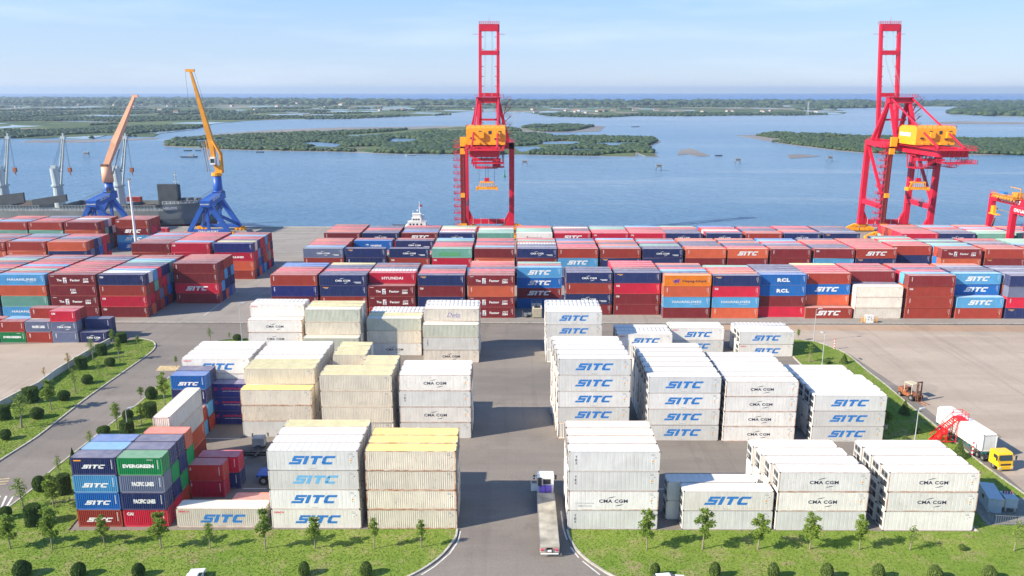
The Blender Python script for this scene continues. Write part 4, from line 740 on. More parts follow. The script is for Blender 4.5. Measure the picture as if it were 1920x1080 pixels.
# ------------------------------------------------------------------ ship-to-shore cranes
def sts_crane(cx, label, label2):
    t = thing('quay_crane', label, 'crane', (cx, 0, 0), 0, 'tall red quay cranes with raised booms')
    hw, YL, YW, hp = 9.6, 316.0, 336.0, 38.5
    RED = 'crane_red'
    for sx in (-1, 1):
        for Y in (YL, YW):
            b = MB(); x = sx * hw; b.beam((x, Y, 3.2), (x, Y, hp), 2.0, 2.0); b.beam((x - sx * 2.6, Y, 3.4), (x, Y, 9), 1.6, 2.1, 1.2, 1.9); b.obj('leg', RED, t)
            b = MB(); sg = 1 if Y == YL else 1
            for k in (-5.2, -3.2, -1.2, 1.2, 3.2, 5.2):
                b.box(x + k - .9, x + k + .9, Y - .8, Y + .8, .55, 1.7); b.beam((x + k, Y, 1.6), (x + k * .4, Y, 3.0), .9)
            b.box(x - 2.2, x + 2.2, Y - .7, Y + .7, 2.3, 3.2)
            for k in (-5.7, -4.7, -3.7, -2.7, -1.7, -.7, .7, 1.7, 2.7, 3.7, 4.7, 5.7): b.cyl((x + k, Y - .3, .45), (x + k, Y + .3, .45), .42, n=8)
            b.obj('bogie', 'crane_yellow', t)
    for Y in (YL, YW): b = MB(); b.box(-hw + .9, hw - .9, Y - .9, Y + .9, 3.2, 5.2); b.obj('sill_beam', RED, t)
    b = MB()
    for k in range(5): b.box(-6.9 + k * 3.3, -6.8 + k * 3.3, YW - 1.0, YW - .92, 3.4, 5.9); b.box(-7.2 + k * 3.3, -6.5 + k * 3.3, YW - 1.0, YW - .92, 3.4, 3.5)
    b.obj('sill_brackets', 'white_paint', t)
    b = MB()
    for sx in (-1, 1):
        b.box(sx * hw - .8, sx * hw + .8, YL + 1, YW - 1, 12.3, 14.2); b.beam((sx * hw, YW - .9, hp - 2.5), (sx * hw, YL + .9, 15.5), 1.0); b.box(sx * hw - .95, sx * hw + .95, YL + 1, YW - 1, hp - 2.0, hp)
        b.rail([(sx * hw, YL + 1, 14.2), (sx * hw, YW - 1, 14.2)], 1.1, .08, 3); b.rail([(sx * hw, YL - 1, hp), (sx * hw, YW + 1, hp)], 1.1, .08, 2.5)
    for Y in (YL, YW): b.box(-hw - .9, hw + .9, Y - 1, Y + 1, hp - 2.3, hp + .1)
    b.rail([(-hw - 2, YL - 1.4, hp), (hw + 2.5, YL - 1.4, hp)], 1.2, .08, 2)
    b.obj('portal_frame', RED, t)
    b = MB()  # trolley girders and rear platform
    for sx in (-1, 1):
        b.box(sx * 4.6 - .7, sx * 4.6 + .7, 288, 340, 35.2, 38.0); b.box(sx * 6.6 - .5, sx * 6.6 + .5, 287, 338, 37.9, 38.05); b.rail([(sx * 7.1, 287, 38.05), (sx * 7.1, 337, 38.05)], 1.1, .07, 2)
    b.box(-5.2, 5.2, 287.2, 288.6, 35.2, 38.0); b.box(-7.1, 7.1, 284.5, 287.4, 37.6, 37.8); b.rail([(-7.1, 287, 37.8), (-7.1, 284.6, 37.8), (7.1, 284.6, 37.8), (7.1, 287, 37.8)], 1.2, .07, 1.2)
    for Y in (294, 301, 326, 339): b.box(-4, 4, Y - .4, Y + .4, 36.6, 38.2)
    for k in range(6): b.beam((-4 + k * 1.6, 287.1, 35.4), (-3.2 + k * 1.6, 287.1, 37.8), .25)
    b.obj('girder', RED, t)
    b = MB()
    for x in (-4.4, 4.4, 6.8): b.rail([(x, 283.6, 33.2), (x, 290, 33.2), (x, 297, 30.6), (x, 303, 30.6)], 1.2, .1, 1.2); b.beam((x, 290, 33.2), (x, 290, 35.4), .15); b.beam((x, 297, 30.6), (x, 297, 35.4), .15)
    b.box(-4.6, 7.0, 283.4, 290, 33.1, 33.25); b.box(4.4, 7.0, 297, 303, 30.5, 30.65); b.rail([(-4.4, 283.6, 33.2), (6.8, 283.6, 33.2)], 1.2, .1, 1.0); b.obj('rear_walkway', RED, t)
    # machinery house
    mh = MB(); mh.add([(-7.3, 301, 38.6), (7.3, 301, 38.6), (7.3, 315, 38.6), (-7.3, 315, 38.6), (-7.3, 301, 44.6), (7.3, 301, 44.6), (7.3, 315, 44.6), (-7.3, 315, 44.6), (-7.3, 303, 45.5), (7.3, 303, 45.5), (7.3, 313, 45.5), (-7.3, 313, 45.5)],
           [(0, 1, 5, 4), (4, 5, 9, 8), (8, 9, 10, 11), (11, 10, 6, 7), (3, 7, 6, 2), (0, 4, 8, 11, 7, 3), (1, 2, 6, 10, 9, 5), (0, 3, 2, 1)])
    for x in (-1.5, 4.6): mh.box(x - .9, x + .9, 300.1, 301, 41.2, 43.4)
    for x in (-3.6, 3.0): mh.box(x - 1.4, x + 1.4, 300.4, 301, 38.7, 39.6)
    m_ = mh.obj('machinery_house', 'crane_yellow', t)
    b = MB(); b.rail([(-7.2, 315, 44.7), (-7.2, 301, 44.7), (7.2, 301, 44.7), (7.2, 315, 44.7)], 1.1, .07, 1.6); b.obj('roof_rail', RED, m_)
    for x in (-2.0, 1.6, 5.2):
        b = MB(); b.box(x - .55, x + .55, 300.9, 300.97, 42.6, 43.8); b.obj('window', 'glass_dark', m_)
    for x, z in ((-5.2, 40.9), (3.8, 40.6)): b = MB(); b.box(x - .6, x + .6, 300.6, 300.97, z, z + .5); b.obj('vent', 'dark_metal', m_)
    b = MB(); b.add([(-7.34, 305.5, 41.6), (-7.34, 305.5, 42.9), (-7.34, 314, 42.9), (-7.34, 314, 41.6)], [(0, 1, 2, 3)]); b.obj('sign_board', 'mark_white', m_)
    # apex frame
    b = MB()
    for sx in (-1, 1):
        b.beam((sx * 3.9, 333, 55), (sx * (hw - 1.6), YW, hp), 1.3); b.beam((sx * 3.8, 333, 55), (sx * 4.3, YW - 13, 38), 1.1); b.beam((sx * 3.8, 334, 55), (sx * 4.4, 340, 38), 1.4)
        b.cyl((sx * 4.2, 332, 55.6), (sx * 4.6, 289, 38.2), .36, n=8)
    b.box(-4.9, 4.9, 331.2, 334.8, 53.4, 55.6); b.box(-5.4, 6.2, 330.3, 335.4, 55.6, 55.75); b.rail([(-5.4, 330.4, 55.8), (6.2, 330.4, 55.8), (6.2, 335.3, 55.8)], 1.1, .08, 1.2)
    b.box(-4.3, 4.3, 334.4, 335.4, 46.3, 47.1); b.beam((4, 334.5, 39), (7.4, 334.5, 53), .3)
    b.obj('apex_frame', RED, t)
    b = MB(); z = 39
    while z < 53: b.beam((6.6, 333, z), (9.2, 333, z + 2.4), .28); b.box(6.3, 9.4, 332.2, 333.8, z + 2.35, z + 2.45); b.rail([(6.3, 332.2, z + 2.45), (9.4, 332.2, z + 2.45)], 1.0, .07, 1.2); z += 3.4
    b.obj('apex_stair', 'rusty_orange', t)
    # raised boom
    b = MB()
    for sx in (-1, 1): b.beam((sx * 3.75, 340.5, 37), (sx * 3.75, 349.1, 85), 1.35, 1.9, 1.2, 1.4); b.rail([(sx * 4.6, 348.6, 40), (sx * 4.6, 348.8, 40)], .1, .05)
    def at_(z): return 340.5 + (z - 37) * 9 / 50
    for z0, z1 in ((82.4, 85.0), (72.8, 74.6), (55.8, 57.4)): b.box(-3.9, 3.9, at_(z0) - .9, at_(z0) + .7, z0, z1)
    b.box(-4.2, 4.2, 348.4, 351, 85.2, 85.35); b.rail([(-4.2, 348.5, 85.3), (4.2, 348.5, 85.3), (4.2, 351, 85.3), (-4.2, 351, 85.3), (-4.2, 348.5, 85.3)], 1.1, .08, .9); b.box(-.05, .05, 349, 349.1, 85.3, 88.0)
    b.box(-6.9, -4.2, 348.8, 348.95, 81.2, 81.35); b.box(4.2, 6.6, 348.8, 348.95, 81.2, 81.35)
    for z in (45, 50, 60, 64, 68, 75, 80): b.box(-3.1, -2.3, at_(z) - .2, at_(z) + .1, z, z + .25); b.box(2.3, 3.1, at_(z) - .2, at_(z) + .1, z, z + .25)
    b.obj('boom', RED, t)
    b = MB()
    for x in (-1.9, -1.5, 1.2, 1.6): b.cyl((x, 333, 56), (x * .9, 346.5, 71), .05, n=5); b.cyl((x, 346, 71), (x * .9, 348.5, 83), .05, n=5)
    b.obj('boom_rope', 'grey_metal', t)
    # trolley, cab, spreader
    b = MB(); b.box(-4.2, 4.2, 306, 312, 34.2, 35.4); b.rail([(-4.6, 305.5, 33.5), (4.6, 305.5, 33.5)], 1.3, .12, 1.2)
    for sx in (-1, 1): b.beam((sx * 4.6, 305.5, 35), (sx * 4.0, 305.5, 29.6), .3); b.beam((sx * 4.6, 312, 35), (sx * 4.0, 312, 29.6), .3)
    b.box(-4.2, 4.2, 305.2, 312.2, 29.4, 29.7); b.rail([(-4.2, 305.3, 29.7), (4.2, 305.3, 29.7)], 1.1, .1, .9); b.box(-5, 5, 302, 305.5, 32.6, 33.4)
    for k in range(5): b.beam((-4 + k * 2, 303, 33.2), (-3 + k * 2, 303, 35), .25)
    b.obj('trolley', RED, t)
    b = MB(); b.box(2.4, 5.4, 306.5, 309.5, 30.2, 33.0); b.obj('operator_cab', 'crane_red', t)
    b = MB(); b.box(2.6, 5.2, 306.42, 306.48, 30.8, 32.3); b.obj('cab_window', 'glass_dark', t)
    b = MB(); b.box(-6.1, 6.1, 309.0, 309.5, 21.2, 21.8); b.box(-6.1, 6.1, 311.0, 311.5, 21.2, 21.8)
    b = MB(); b.box(-3.9, 3.9, 309.0, 309.4, 21.0, 21.8); b.box(-3.9, 3.9, 311.1, 311.5, 21.0, 21.8)
    for sx in (-1, 1): b.box(sx * 3.9 - .3, sx * 3.9 + .3, 308.9, 311.6, 20.6, 21.9); b.beam((sx * 3.2, 310, 21.8), (sx * 2.4, 310, 23.6), .35)
    b.box(-2.7, 2.7, 309.3, 311.2, 23.5, 24.0)
    for k in range(7): b.box(-2.6 + k * .85, -2.45 + k * .85, 309.2, 309.3, 21.8, 23.5)
    b.obj('spreader', 'crane_yellow', t)
    b = MB(); b.box(-.9, .9, 309.6, 310.9, 24.0, 25.4); b.obj('headblock', RED, t)
    b = MB()
    for x in (-3.0, -.5, .5, 3.0): b.cyl((x, 310, 23.9), (x, 310, 34.4), .06, n=5)
    b.obj('hoist_rope', 'dark_metal', t)
    b = MB()
    for k in range(8):
        x, y = 6.4, 290 + k * 2.2; pr = None
        for i in range(9): a = (x, y + i * .22, 36.2 - 3.2 * math.sin(math.pi * i / 8) * (1 - k * .07)); (b.beam(pr, a, .12) if pr else None); pr = a
    b.obj('festoon_cable', 'dark_metal', t)
    # stair tower on the near side leg, lifts, beacons
    b = MB(); x0, x1, y0 = -hw - 3.6, -hw - 1.1, YL
    z = 5.5; k = 0
    while z < 37:
        b.box(x0, x1, y0 - 1.2, y0 + 1.2, z, z + .12); b.rail([(x1, y0 - 1.2, z), (x0, y0 - 1.2, z), (x0, y0 + 1.2, z)], 1.1, .09, 1.2)
        a, c = ((x0 + .3, x1 - .3) if k % 2 else (x1 - .3, x0 + .3)); b.beam((a, y0 - .9, z), (c, y0 - .9, z + 2.6), .35, .12); b.beam((a, y0 - .9, z + 1), (c, y0 - .9, z + 3.6), .08); z += 2.6; k += 1
    b.obj('stair_tower', RED, t)
    b = MB()
    for z in range(4, 37, 1): b.box(-hw - 1.05, -hw + .2, YL - 1.32, YL - 1.1, z, z + .12)
    b.box(-hw - 1.05, -hw - .9, YL - 1.3, YL - 1.1, 4, 37); b.box(-hw + .2, -hw + .35, YL - 1.3, YL - 1.1, 4, 37); b.obj('lift_mast', 'rust_brown', t)
    for z, s in ((3.5, 1.7), (17.2, .9), (34.2, 1.2), (37.2, 1.9)): b = MB(); b.box(-hw - .9, -hw + s * .8, YL - 2.3, YL - 1.35, z, z + s * 1.9); b.obj('lift_car' if z == 17.2 else 'equipment_box', 'crane_yellow', t)
    return t
sts_crane(-11.4, 'tall red crane with raised boom standing behind the centre of the container rows', '')
c2 = sts_crane(156.0, 'tall red crane with raised boom, seen from its side, its yellow house nearer the sand spit islands', '')
c2['label'] = 'tall red crane seen obliquely with its rear girder and backstays, over the east quay'

# small rail mounted gantry at the east end
t = thing('yard_gantry', 'low red gantry with yellow trolley beyond the east container rows', 'crane', (0, 0, 0))
A_, B2_ = (172.0, 287.0), (165.6, 263.6); b = MB()
for x, y, z0, z1 in ((172, 287, 0, 21), (165.6, 263.7, 0, 20.3), (168.8, 259.4, 0, 18), (175, 270, 0, 19)): b = MB(); b.beam((x, y, z0), (x, y, z1), 1.7, 1.7); b.obj('leg', 'crane_red', t)
for p, q in (((172, 288, 21.2), (172, 236, 21.2)), ((165.6, 264.6, 20), (165.6, 232, 20))): b = MB(); b.beam(p, q, 1.5, 2.4); b.rail([(p[0] - .7, p[1], p[2] + 1.2), (q[0] - .7, q[1], q[2] + 1.2)], 1.1, .08, 2); b.obj('girder', 'crane_red', t)
b = MB(); b.beam((172, 286, 8), (169, 279, 15), .5); b.beam((172, 286, 8), (171, 280, 2), .5); b.beam((172, 286, 17.5), (169, 264, 17.5), .3); b.obj('brace', 'grey_metal', t)
b = MB(); b.box(168.5, 173.2, 270, 282, 22.3, 22.7); b.rail([(168.5, 270, 22.7), (168.5, 282, 22.7)], .8, .15, 1.0); b.box(170, 172, 270, 273, 23, 24.6); b.beam((170, 268.5, 23), (170, 268.5, 26.2), .25); b.beam((170, 268.5, 26.1), (170.5, 275, 26.1), .25)
for k in range(9): b.box(168.3, 168.5, 268.5 + k * 1.6, 269.3 + k * 1.6, 21.9, 22.3)
b.obj('trolley', 'trolley_paint', t)
b = MB(); b.box(169.5, 171, 277, 280, 23, 24); b.obj('winch', 'mark_blue', t)
b = MB(); b.box(169.4, 170.8, 279, 284, 15.6, 16.0); b.box(169.5, 170.5, 281.5, 283.2, 16, 18.6); b.obj('spreader', 'crane_yellow', t)
b = MB()
v, f, wd = text_geo('CHU LAI PORT', .03); sx = 9.5 / wd; b.add([(164.8, 262.5 - q[0] * sx, 19.5 + q[1] * 1.1) for q in v], f); b.add([(171.2, 281 - q[0] * sx * 1.2, 20.6 + q[1] * 1.2) for q in v], f); b.obj('lettering', 'mark_white', t)

# blue portal slewing cranes ------------------------------------------
def portal_crane(cx, label, boommat, kind):
    t = thing('slewing_crane', label, 'crane', (cx, 0, 0)); YF, YB, hw = 324.0, 338.0, 8.2; BL = 'crane_blue'
    for Y, nm in ((YF, 'front'), (YB, 'rear')):
        b = MB(); ap = (0, Y, 12.6)
        for sx in (-1, 1): b.beam((sx * hw, Y, 1.6), (sx * 1.0, Y, 13.0), 1.5, 1.5, 2.4, 1.9)
        b.beam((0, Y, 2), (0, Y, 12), 1.0); b.box(-hw, hw, Y - .7, Y + .7, 1.3, 2.6); b.obj('portal_leg', BL, t)
        for sx in (-1, 1):
            b = MB()
            for k in (-1.6, 0, 1.6): b.box(sx * hw + k - .65, sx * hw + k + .65, Y - .6, Y + .6, .3, 1.3); b.cyl((sx * hw + k, Y - .7, .4), (sx * hw + k, Y + .7, .4), .4, n=8)
            b.beam((sx * hw - 2, Y, 1.4), (sx * hw + 2, Y, 1.4), .7); b.obj('bogie', 'crane_yellow', t)
    for sx in (-1, 1): b = MB(); b.beam((sx * 1.5, YF, 10.0), (sx * hw * .9, YB, 2.6), .9, 1.2); b.obj('brace', BL, t)
    b = MB(); b.beam((0, YF - 2, 13.4), (0, YB + 2, 15.2), 4.2, 2.6, 4.6, 3.0); b.obj('portal_beam', BL, t)
    b = MB(); b.rail([(-2.2, YF - 2, 14.7), (-2.2, YB, 16.7)], 1.1, .08, 1.5); b.rail([(2.2, YF - 2, 14.7), (2.2, YB, 16.7)], 1.1, .08, 1.5); b.obj('handrail', 'grey_metal', t)
    b = MB(); b.cyl((0, YB, 14), (0, YB, 23.3 if kind == 1 else 20.6), 1.95, 1.8, 18); b.cyl((0, YB, 16.5), (0, YB, 16.9), 2.5, n=18); b.obj('column', BL, t, True)
    b = MB(); v, f, wd = text_geo('CHU LAI PORT', .03); sy = 6.5 / wd; b.add([(2.36, YF + 1 + q[0] * sy * 1.3, 14.0 + q[1] * 1.2 + q[0] * sy * .15) for q in v], f)
    b.add([(-1.9 + q[0] * 3.8 / wd, YF - 2.06, 13.0 + q[1] * .5) for q in v], f); b.add([(-4.2 + q[0] * 8.4 / wd, YF - .75, 1.6 + q[1] * .7) for q in v], f); b.obj('lettering', 'mark_white', t)
    if kind == 1:
        K0, K1, T_ = (1.0, YB, 24.0), (1.6, YB, 35.0), (-6.2, YB - 2, 66.0)
        b = MB(); b.cyl((0, YB, 23.3), (0, YB, 24.6), 2.1, n=16); b.box(-.2, 2.6, YB - 1.2, YB + 1.4, 24.6, 27.5)
        for s_ in (-1, 1): b.beam((2.4, YB + s_ * 1.1, 24.4), (2.4, YB + s_ * 1.1, 33), .7, .5); b.beam((2.4, YB + s_ * 1.1, 32.6), (-.4, YB + s_ * .8, 38), .8, .6)
        b.obj('slewing_platform', 'crane_yellow', t)
        b = MB(); b.beam((-.2, YB, 27), (-1.2, YB, 38), 1.0, 1.8, 2.2, 2.2); b.beam((-1.2, YB, 38), T_, 2.2, 2.2, .8, .8); b.beam((-2.2, YB - 1, 30), (-3.0, YB - 1, 38), .3); b.beam(Vector(T_) + Vector((-2.0, 0, .3)), Vector(T_) + Vector((1.6, 0, .3)), .9, 1.1); b.obj('boom', 'boom_yellow', t)
        b = MB(); b.box(-1.4, .6, YB - 2.6, YB - .9, 28.2, 31.2); c_ = b.obj('operator_cab', 'white_paint', t); b = MB(); b.box(-1.2, .4, YB - 2.66, YB - 2.61, 28.9, 30.6); b.obj('cab_window', 'glass_dark', c_)
        b = MB(); b.cyl((-3.4, YB - 1, 25), (-4.6, YB - 1, 37.6), .22, n=8); b.cyl((-2.4, YB - 1, 25), (-3.9, YB - 1, 37.6), .16, n=8); b.obj('luffing_cylinder', 'grey_metal', t)
        b = MB()
        for dx in (-2.2, 1.5): b.cyl((T_[0] + dx, T_[1], 66), (T_[0] + dx + (3.6 if dx > 0 else .3), T_[1], 50 if dx > 0 else 46), .05, n=5)
        b.obj('hoist_rope', 'dark_metal', t)
    else:
        b = MB(); b.cyl((0, YB, 20.6), (0, YB, 27.2), 2.3, 2.1, 18); b.obj('slewing_tower', boommat, t, True)
        T_ = (15.6, YB - 1, 56.0)
        b = MB(); b.beam((-.2, YB, 26.8), (5.0, YB, 37), 2.1, 2.2, 3.2, 2.4); b.beam((5.0, YB, 37), T_, 3.2, 2.4, 1.0, 1.0); b.beam(Vector(T_) + Vector((-.9, 0, 0)), Vector(T_) + Vector((1.6, 0, .2)), .9, 1); b.obj('boom', boommat, t)
        b = MB(); b.box(-1.6, 1.2, YB - 1.8, YB + 1.8, 27.2, 28.2); b.obj('winch_house', 'rust_brown', t)
        b = MB(); b.cyl((2.6, YB - .5, 24), (6.6, YB - .5, 34.5), .26, n=8); b.obj('luffing_cylinder', 'grey_metal', t)
        b = MB(); b.box(.2, 1.5, YB - 2.9, YB - 2.0, 16.3, 18.6); b.obj('ladder_box', 'dark_metal', t)
    return t
portal_crane(-127, 'blue portal crane with upright yellow boom beside the bow of the grey ship', 'boom_yellow', 1)
portal_crane(-173.5, 'blue portal crane with salmon pink boom alongside the ship holds', 'salmon_paint', 2)

# moored bulk carrier ---------------------------------------------------
t = thing('cargo_ship', 'grey bulk carrier with open hatch covers and deck cranes moored at the quay', 'ship', (0, 0, 0))
yn, yf = 348.0, 374.0; ym = (yn + yf) / 2
def hull_ring(z, tip, ins): return [(-420, yn + ins), (-158, yn + ins), (-148, yn + 2 + ins), (-140, yn + 6.5), (tip, ym), (-140, yf - 6.5), (-148, yf - 2 - ins), (-158, yf - ins), (-420, yf - ins)]
def hull(b, zs, k):
    rings = [[(x, y, z) for x, y in hull_ring(z, tp, i_)] for z, tp, i_ in zs]; n = 9; vs = [p for r_ in rings for p in r_]
    fs = [(a * n + i, a * n + (i + 1) % n, (a + 1) * n + (i + 1) % n, (a + 1) * n + i) for a in range(len(rings) - 1) for i in range(n)]; fs.append(tuple(range((len(rings) - 1) * n, len(rings) * n))); b.add(vs, fs, k)
b = MB(); hull(b, [(-6, -139, 2.0), (.5, -137, .3)], 1); hull(b, [(.5, -137, .3), (3, -136, .0), (6.6, -134, 0)], 0); b.obj('hull', ['hull_grey', 'hull_red'], t)
b = MB(); b.prism([(-156, yn), (-148, yn + 2), (-140, yn + 6.5), (-132.5, ym), (-140, yf - 6.5), (-148, yf - 2), (-156, yf)], 6.6, 9.6, 0); b.obj('forecastle', 'hull_grey', t)
b = MB(); b.rail([(-156, yn + .3, 9.6), (-148, yn + 2.2, 9.6), (-140, yn + 6.7, 9.6), (-133.4, ym, 9.6), (-140, yf - 6.7, 9.6)], 1.2, .12, 1.5); b.obj('bulwark_rail', 'white_paint', t)
b = MB()
for x in (-150, -146.5, -143): b.cyl((x, ym - 6, 10.6), (x, ym - 3.5, 10.6), 1.0, n=10)
for i in range(7): b.beam((-152 + i * 1.7, yn + 4 + i % 3, 9.6), (-151 + i * 1.7, yn + 4.5 + i % 2, 11.2), .35)
b.obj('windlass', 'dark_metal', t)
b = MB(); b.cyl((-152.4, ym - 5, 9.6), (-152.4, ym - 5, 23.6), .32, .2, 8); b.box(-153.6, -151.2, ym - 5.2, ym - 4.8, 18.6, 18.9); b.box(-153.2, -151.6, ym - 5.2, ym - 4.8, 21.6, 22); b.beam((-152.4, ym - 5, 17), (-154.6, ym - 5, 9.8), .15); b.obj('foremast', 'ship_crane_paint', t)
b = MB(); b.box(-420, -156.2, yn + .6, yf - .6, 6.6, 6.7); b.obj('main_deck', 'deck_grey', t)
for x0, x1 in ((-176, -161), (-204, -185), (-233, -213), (-262, -242)):
    b = MB(); b.box(x0, x1, yn + 4, yn + 4.6, 6.7, 8.6); b.box(x0, x1, yf - 4.6, yf - 4, 6.7, 8.6); b.box(x0, x0 + .5, yn + 4.6, yf - 4.6, 6.7, 8.6); b.box(x1 - .5, x1, yn + 4.6, yf - 4.6, 6.7, 8.6)
    for i in range(int((x1 - x0) / 1.4)): b.box(x0 + .4 + i * 1.4, x0 + .6 + i * 1.4, yn + 3.7, yn + 4, 6.7, 8.5)
    b.obj('hatch_coaming', 'hull_grey', t)
    b = MB(); b.box(x0 + .6, x1 - .6, yn + 5, yf - 5, 6.72, 6.95); b.obj('hold_cargo', 'rust_brown', t)
for xa, za, xb, zb_, w_ in ((-160.2, 9.0, -151.6, 17.8, 2.2), (-216.5, 8.2, -201, 13.4, 1.4), (-241, 7.6, -220, 14.2, 1.6)):
    b = MB()
    if w_ > 2: b.box(xa, xb, yn + 6, yn + 8.2, za, zb_); b.box(xa + .3, xb + .2, yn + 8.6, yn + 9.8, za, zb_ - .4)
    else: b.add([(xa, yn + 5, za), (xb, yn + 5, za + 2.0), (xb, yn + 5, zb_), (xa, yn + 5, zb_ - 2.4), (xa, yn + 6.2, za), (xb, yn + 6.2, za + 2.0), (xb, yn + 6.2, zb_), (xa, yn + 6.2, zb_ - 2.4)], [(0, 1, 2, 3), (7, 6, 5, 4), (0, 4, 5, 1), (1, 5, 6, 2), (2, 6, 7, 3), (3, 7, 4, 0)])
    b.obj('hatch_cover', 'hatch_grey', t)
b = MB()
for i in range(60): x = -262 + i * 1.8; b.beam((x, yn + .4, 6.6), (x, yn + .4, 7.9), .12)
b.beam((-262, yn + .4, 7.9), (-156, yn + .4, 7.9), .12); b.beam((-262, yn + .4, 7.3), (-156, yn + .4, 7.3), .1); b.obj('deck_rail', 'light_blue_metal', t)
for x, hx in ((-180.6, -173.6), (-208.6, -202.8), (-233.5, -227)):
    b = MB(); b.cyl((x, ym, 6.7), (x, ym, 16.5), 2.3, 2.0, 14, cap=False); b.cyl((x, ym, 16.2), (x, ym, 16.8), 2.7, n=14); cr = b.obj('deck_crane', 'ship_crane_paint', t)
    b = MB(); b.cyl((x, ym, 16.8), (x - .7, ym, 24.2), 2.1, 1.75, 14); b.box(x - 1.6, x + .6, ym - 1, ym + 1, 24.2, 25.4); b.obj('crane_house', 'ship_crane_paint', cr)
    b = MB(); tp = (x + 5.4, ym, 37.6)
    b.cyl((x + 2.4, ym - 1.2, 17), Vector(tp) + Vector((.6, -.4, 0)), .5, .36, 8); b.cyl((x + 1.2, ym + 1.2, 22.5), Vector(tp) + Vector((-.6, .4, 0)), .5, .36, 8)
    b.beam((x + 3.3, ym - 1, 23.5), (x + 1.4, ym + 1, 23.9), .25); b.beam((x + 4.1, ym - .8, 30.4), (x + 2.9, ym + .8, 30.5), .25); b.box(tp[0] - 1, tp[0] + 1, ym - .7, ym + .7, 37.2, 38.4); b.box(tp[0] - .2, tp[0] + .4, ym - .3, ym + .3, 38.4, 39.8); b.obj('jib', 'ship_crane_paint', cr)
    b = MB()
    for k in (-.9, -.3, .4): b.cyl((x + k, ym, 25), (tp[0] - .6, ym + k, 37.6), .05, n=4)
    b.cyl((tp[0] + .6, ym, 37.5), (tp[0] + 1.6, ym - 1, 24.5), .05, n=4); b.cyl((tp[0] + .9, ym, 37.5), (tp[0] + 1.9, ym - 1, 24.5), .05, n=4); b.obj('rigging', 'dark_metal', cr)
    b = MB(); b.box(tp[0] + 1.0, tp[0] + 2.4, ym - 1.6, ym - .4, 22.6, 24.6); b.cyl((tp[0] + 1.7, ym - 1, 22.7), (tp[0] + 1.9, ym - 1, 20.8), .28, .08, 8); b.obj('hook_block', 'rusty_orange', cr)
b = MB(); v, f, wd = text_geo('HELIOS', .02); d_ = Vector((8, 2, 0)).normalized(); b.add([tuple(Vector((-155.6, yn - .02, 7.3)) + d_ * (q[0] * 5.6 / wd) + Vector((0, -.06, q[1] * 1.1))) if q[0] * 5.6 / wd > -1 else None for q in v], f); b.obj('lettering', 'mark_white', t)
b = MB(); b.cyl((-158, yn - 1.0, 2.2), (-158, yn - 0.2, 2.2), 1.2, n=12); b.obj('fender', 'tyre_rubber', t)
o = link('shipping_container', MES[(L20, False)]); o.location = (-172.8, ym - 3, 9.6); o.scale = (1, 1, .75); o.color = (*C['R'], .2); tag(o, 'small red container resting on the open hatch of the moored ship', 'container', 'painted steel containers stacked in the yard')
# tug boat ----------------------------------------------------------------
t = thing('tug_boat', 'small white tug with tall mast just beyond the quay edge', 'boat', (-44.5, 353.5, WZ)); t.scale = (.9, .9, .86)
b = MB(); b.add([(-12.5, 0, 4.6), (-7, -3.4, 4.0), (9, -3.6, 3.4), (11, -2, 3.4), (11, 2, 3.4), (9, 3.6, 3.4), (-7, 3.4, 4.0), (-10.5, 0, -1), (-6, -2.2, -1), (9, -2.4, -1), (9, 2.4, -1), (-6, 2.2, -1)], [(0, 1, 2, 3, 4, 5, 6), (0, 7, 8, 1), (1, 8, 9, 2), (2, 9, 3), (3, 9, 10, 4), (4, 10, 5), (5, 10, 11, 6), (6, 11, 7, 0), (7, 11, 10, 9, 8)]); b.obj('hull', 'boat_dark', t)
b = MB(); b.box(-4.4, 4.6, -2.6, 2.6, 3.6, 6.2); b.add([(-4.4, -2.6, 3.7), (-6.2, -2.0, 3.7), (-6.2, 2.0, 3.7), (-4.4, 2.6, 3.7), (-4.4, -2.6, 5.6), (-4.4, 2.6, 5.6)], [(0, 1, 4), (1, 2, 5, 4), (2, 3, 5)]); b.rail([(-4.4, -2.7, 6.2), (5.2, -2.7, 6.2)], .9, .1, .9); sup = b.obj('deckhouse', 'white_paint', t)
b = MB(); b.box(-2.4, 2.4, -2.0, 2.0, 6.2, 8.4); b.box(-2.0, 1.9, -1.7, 1.7, 8.4, 10.1); b.box(-2.3, 2.2, -1.9, 1.9, 10.1, 10.3); b.cyl((2.6, 0, 6.2), (3.2, 0, 9.8), .5, n=8); wh_ = b.obj('wheelhouse', 'white_paint', t)
for x in (-3.2, -1.6, .2, 2.2): b = MB(); b.box(x - .3, x + .5, -2.66, -2.61, 4.6, 5.5); b.obj('window', 'glass_dark', sup)
for x in (-1.4, -.2, 1.0): b = MB(); b.box(x - .35, x + .45, -2.06, -2.01, 7.1, 7.9); b.obj('window', 'glass_dark', wh_)
b = MB(); b.cyl((1.4, 0, 10.3), (1.4, 0, 16.6), .22, .12, 8); b.box(.6, 2.2, -.08, .08, 13.2, 13.35); b.cyl((.4, 0, 11.6), (.4, 0, 12.3), .35, n=8); b.beam((-1.9, 0, 10), (-1.9, 0, 12), .12); b.obj('mast', 'white_paint', t)
b = MB(); b.add([(1.6, 0, 14), (2.8, .3, 13.9), (2.7, .2, 14.9), (1.6, 0, 15)], [(0, 1, 2, 3)]); b.obj('flag', 'mark_red', t)
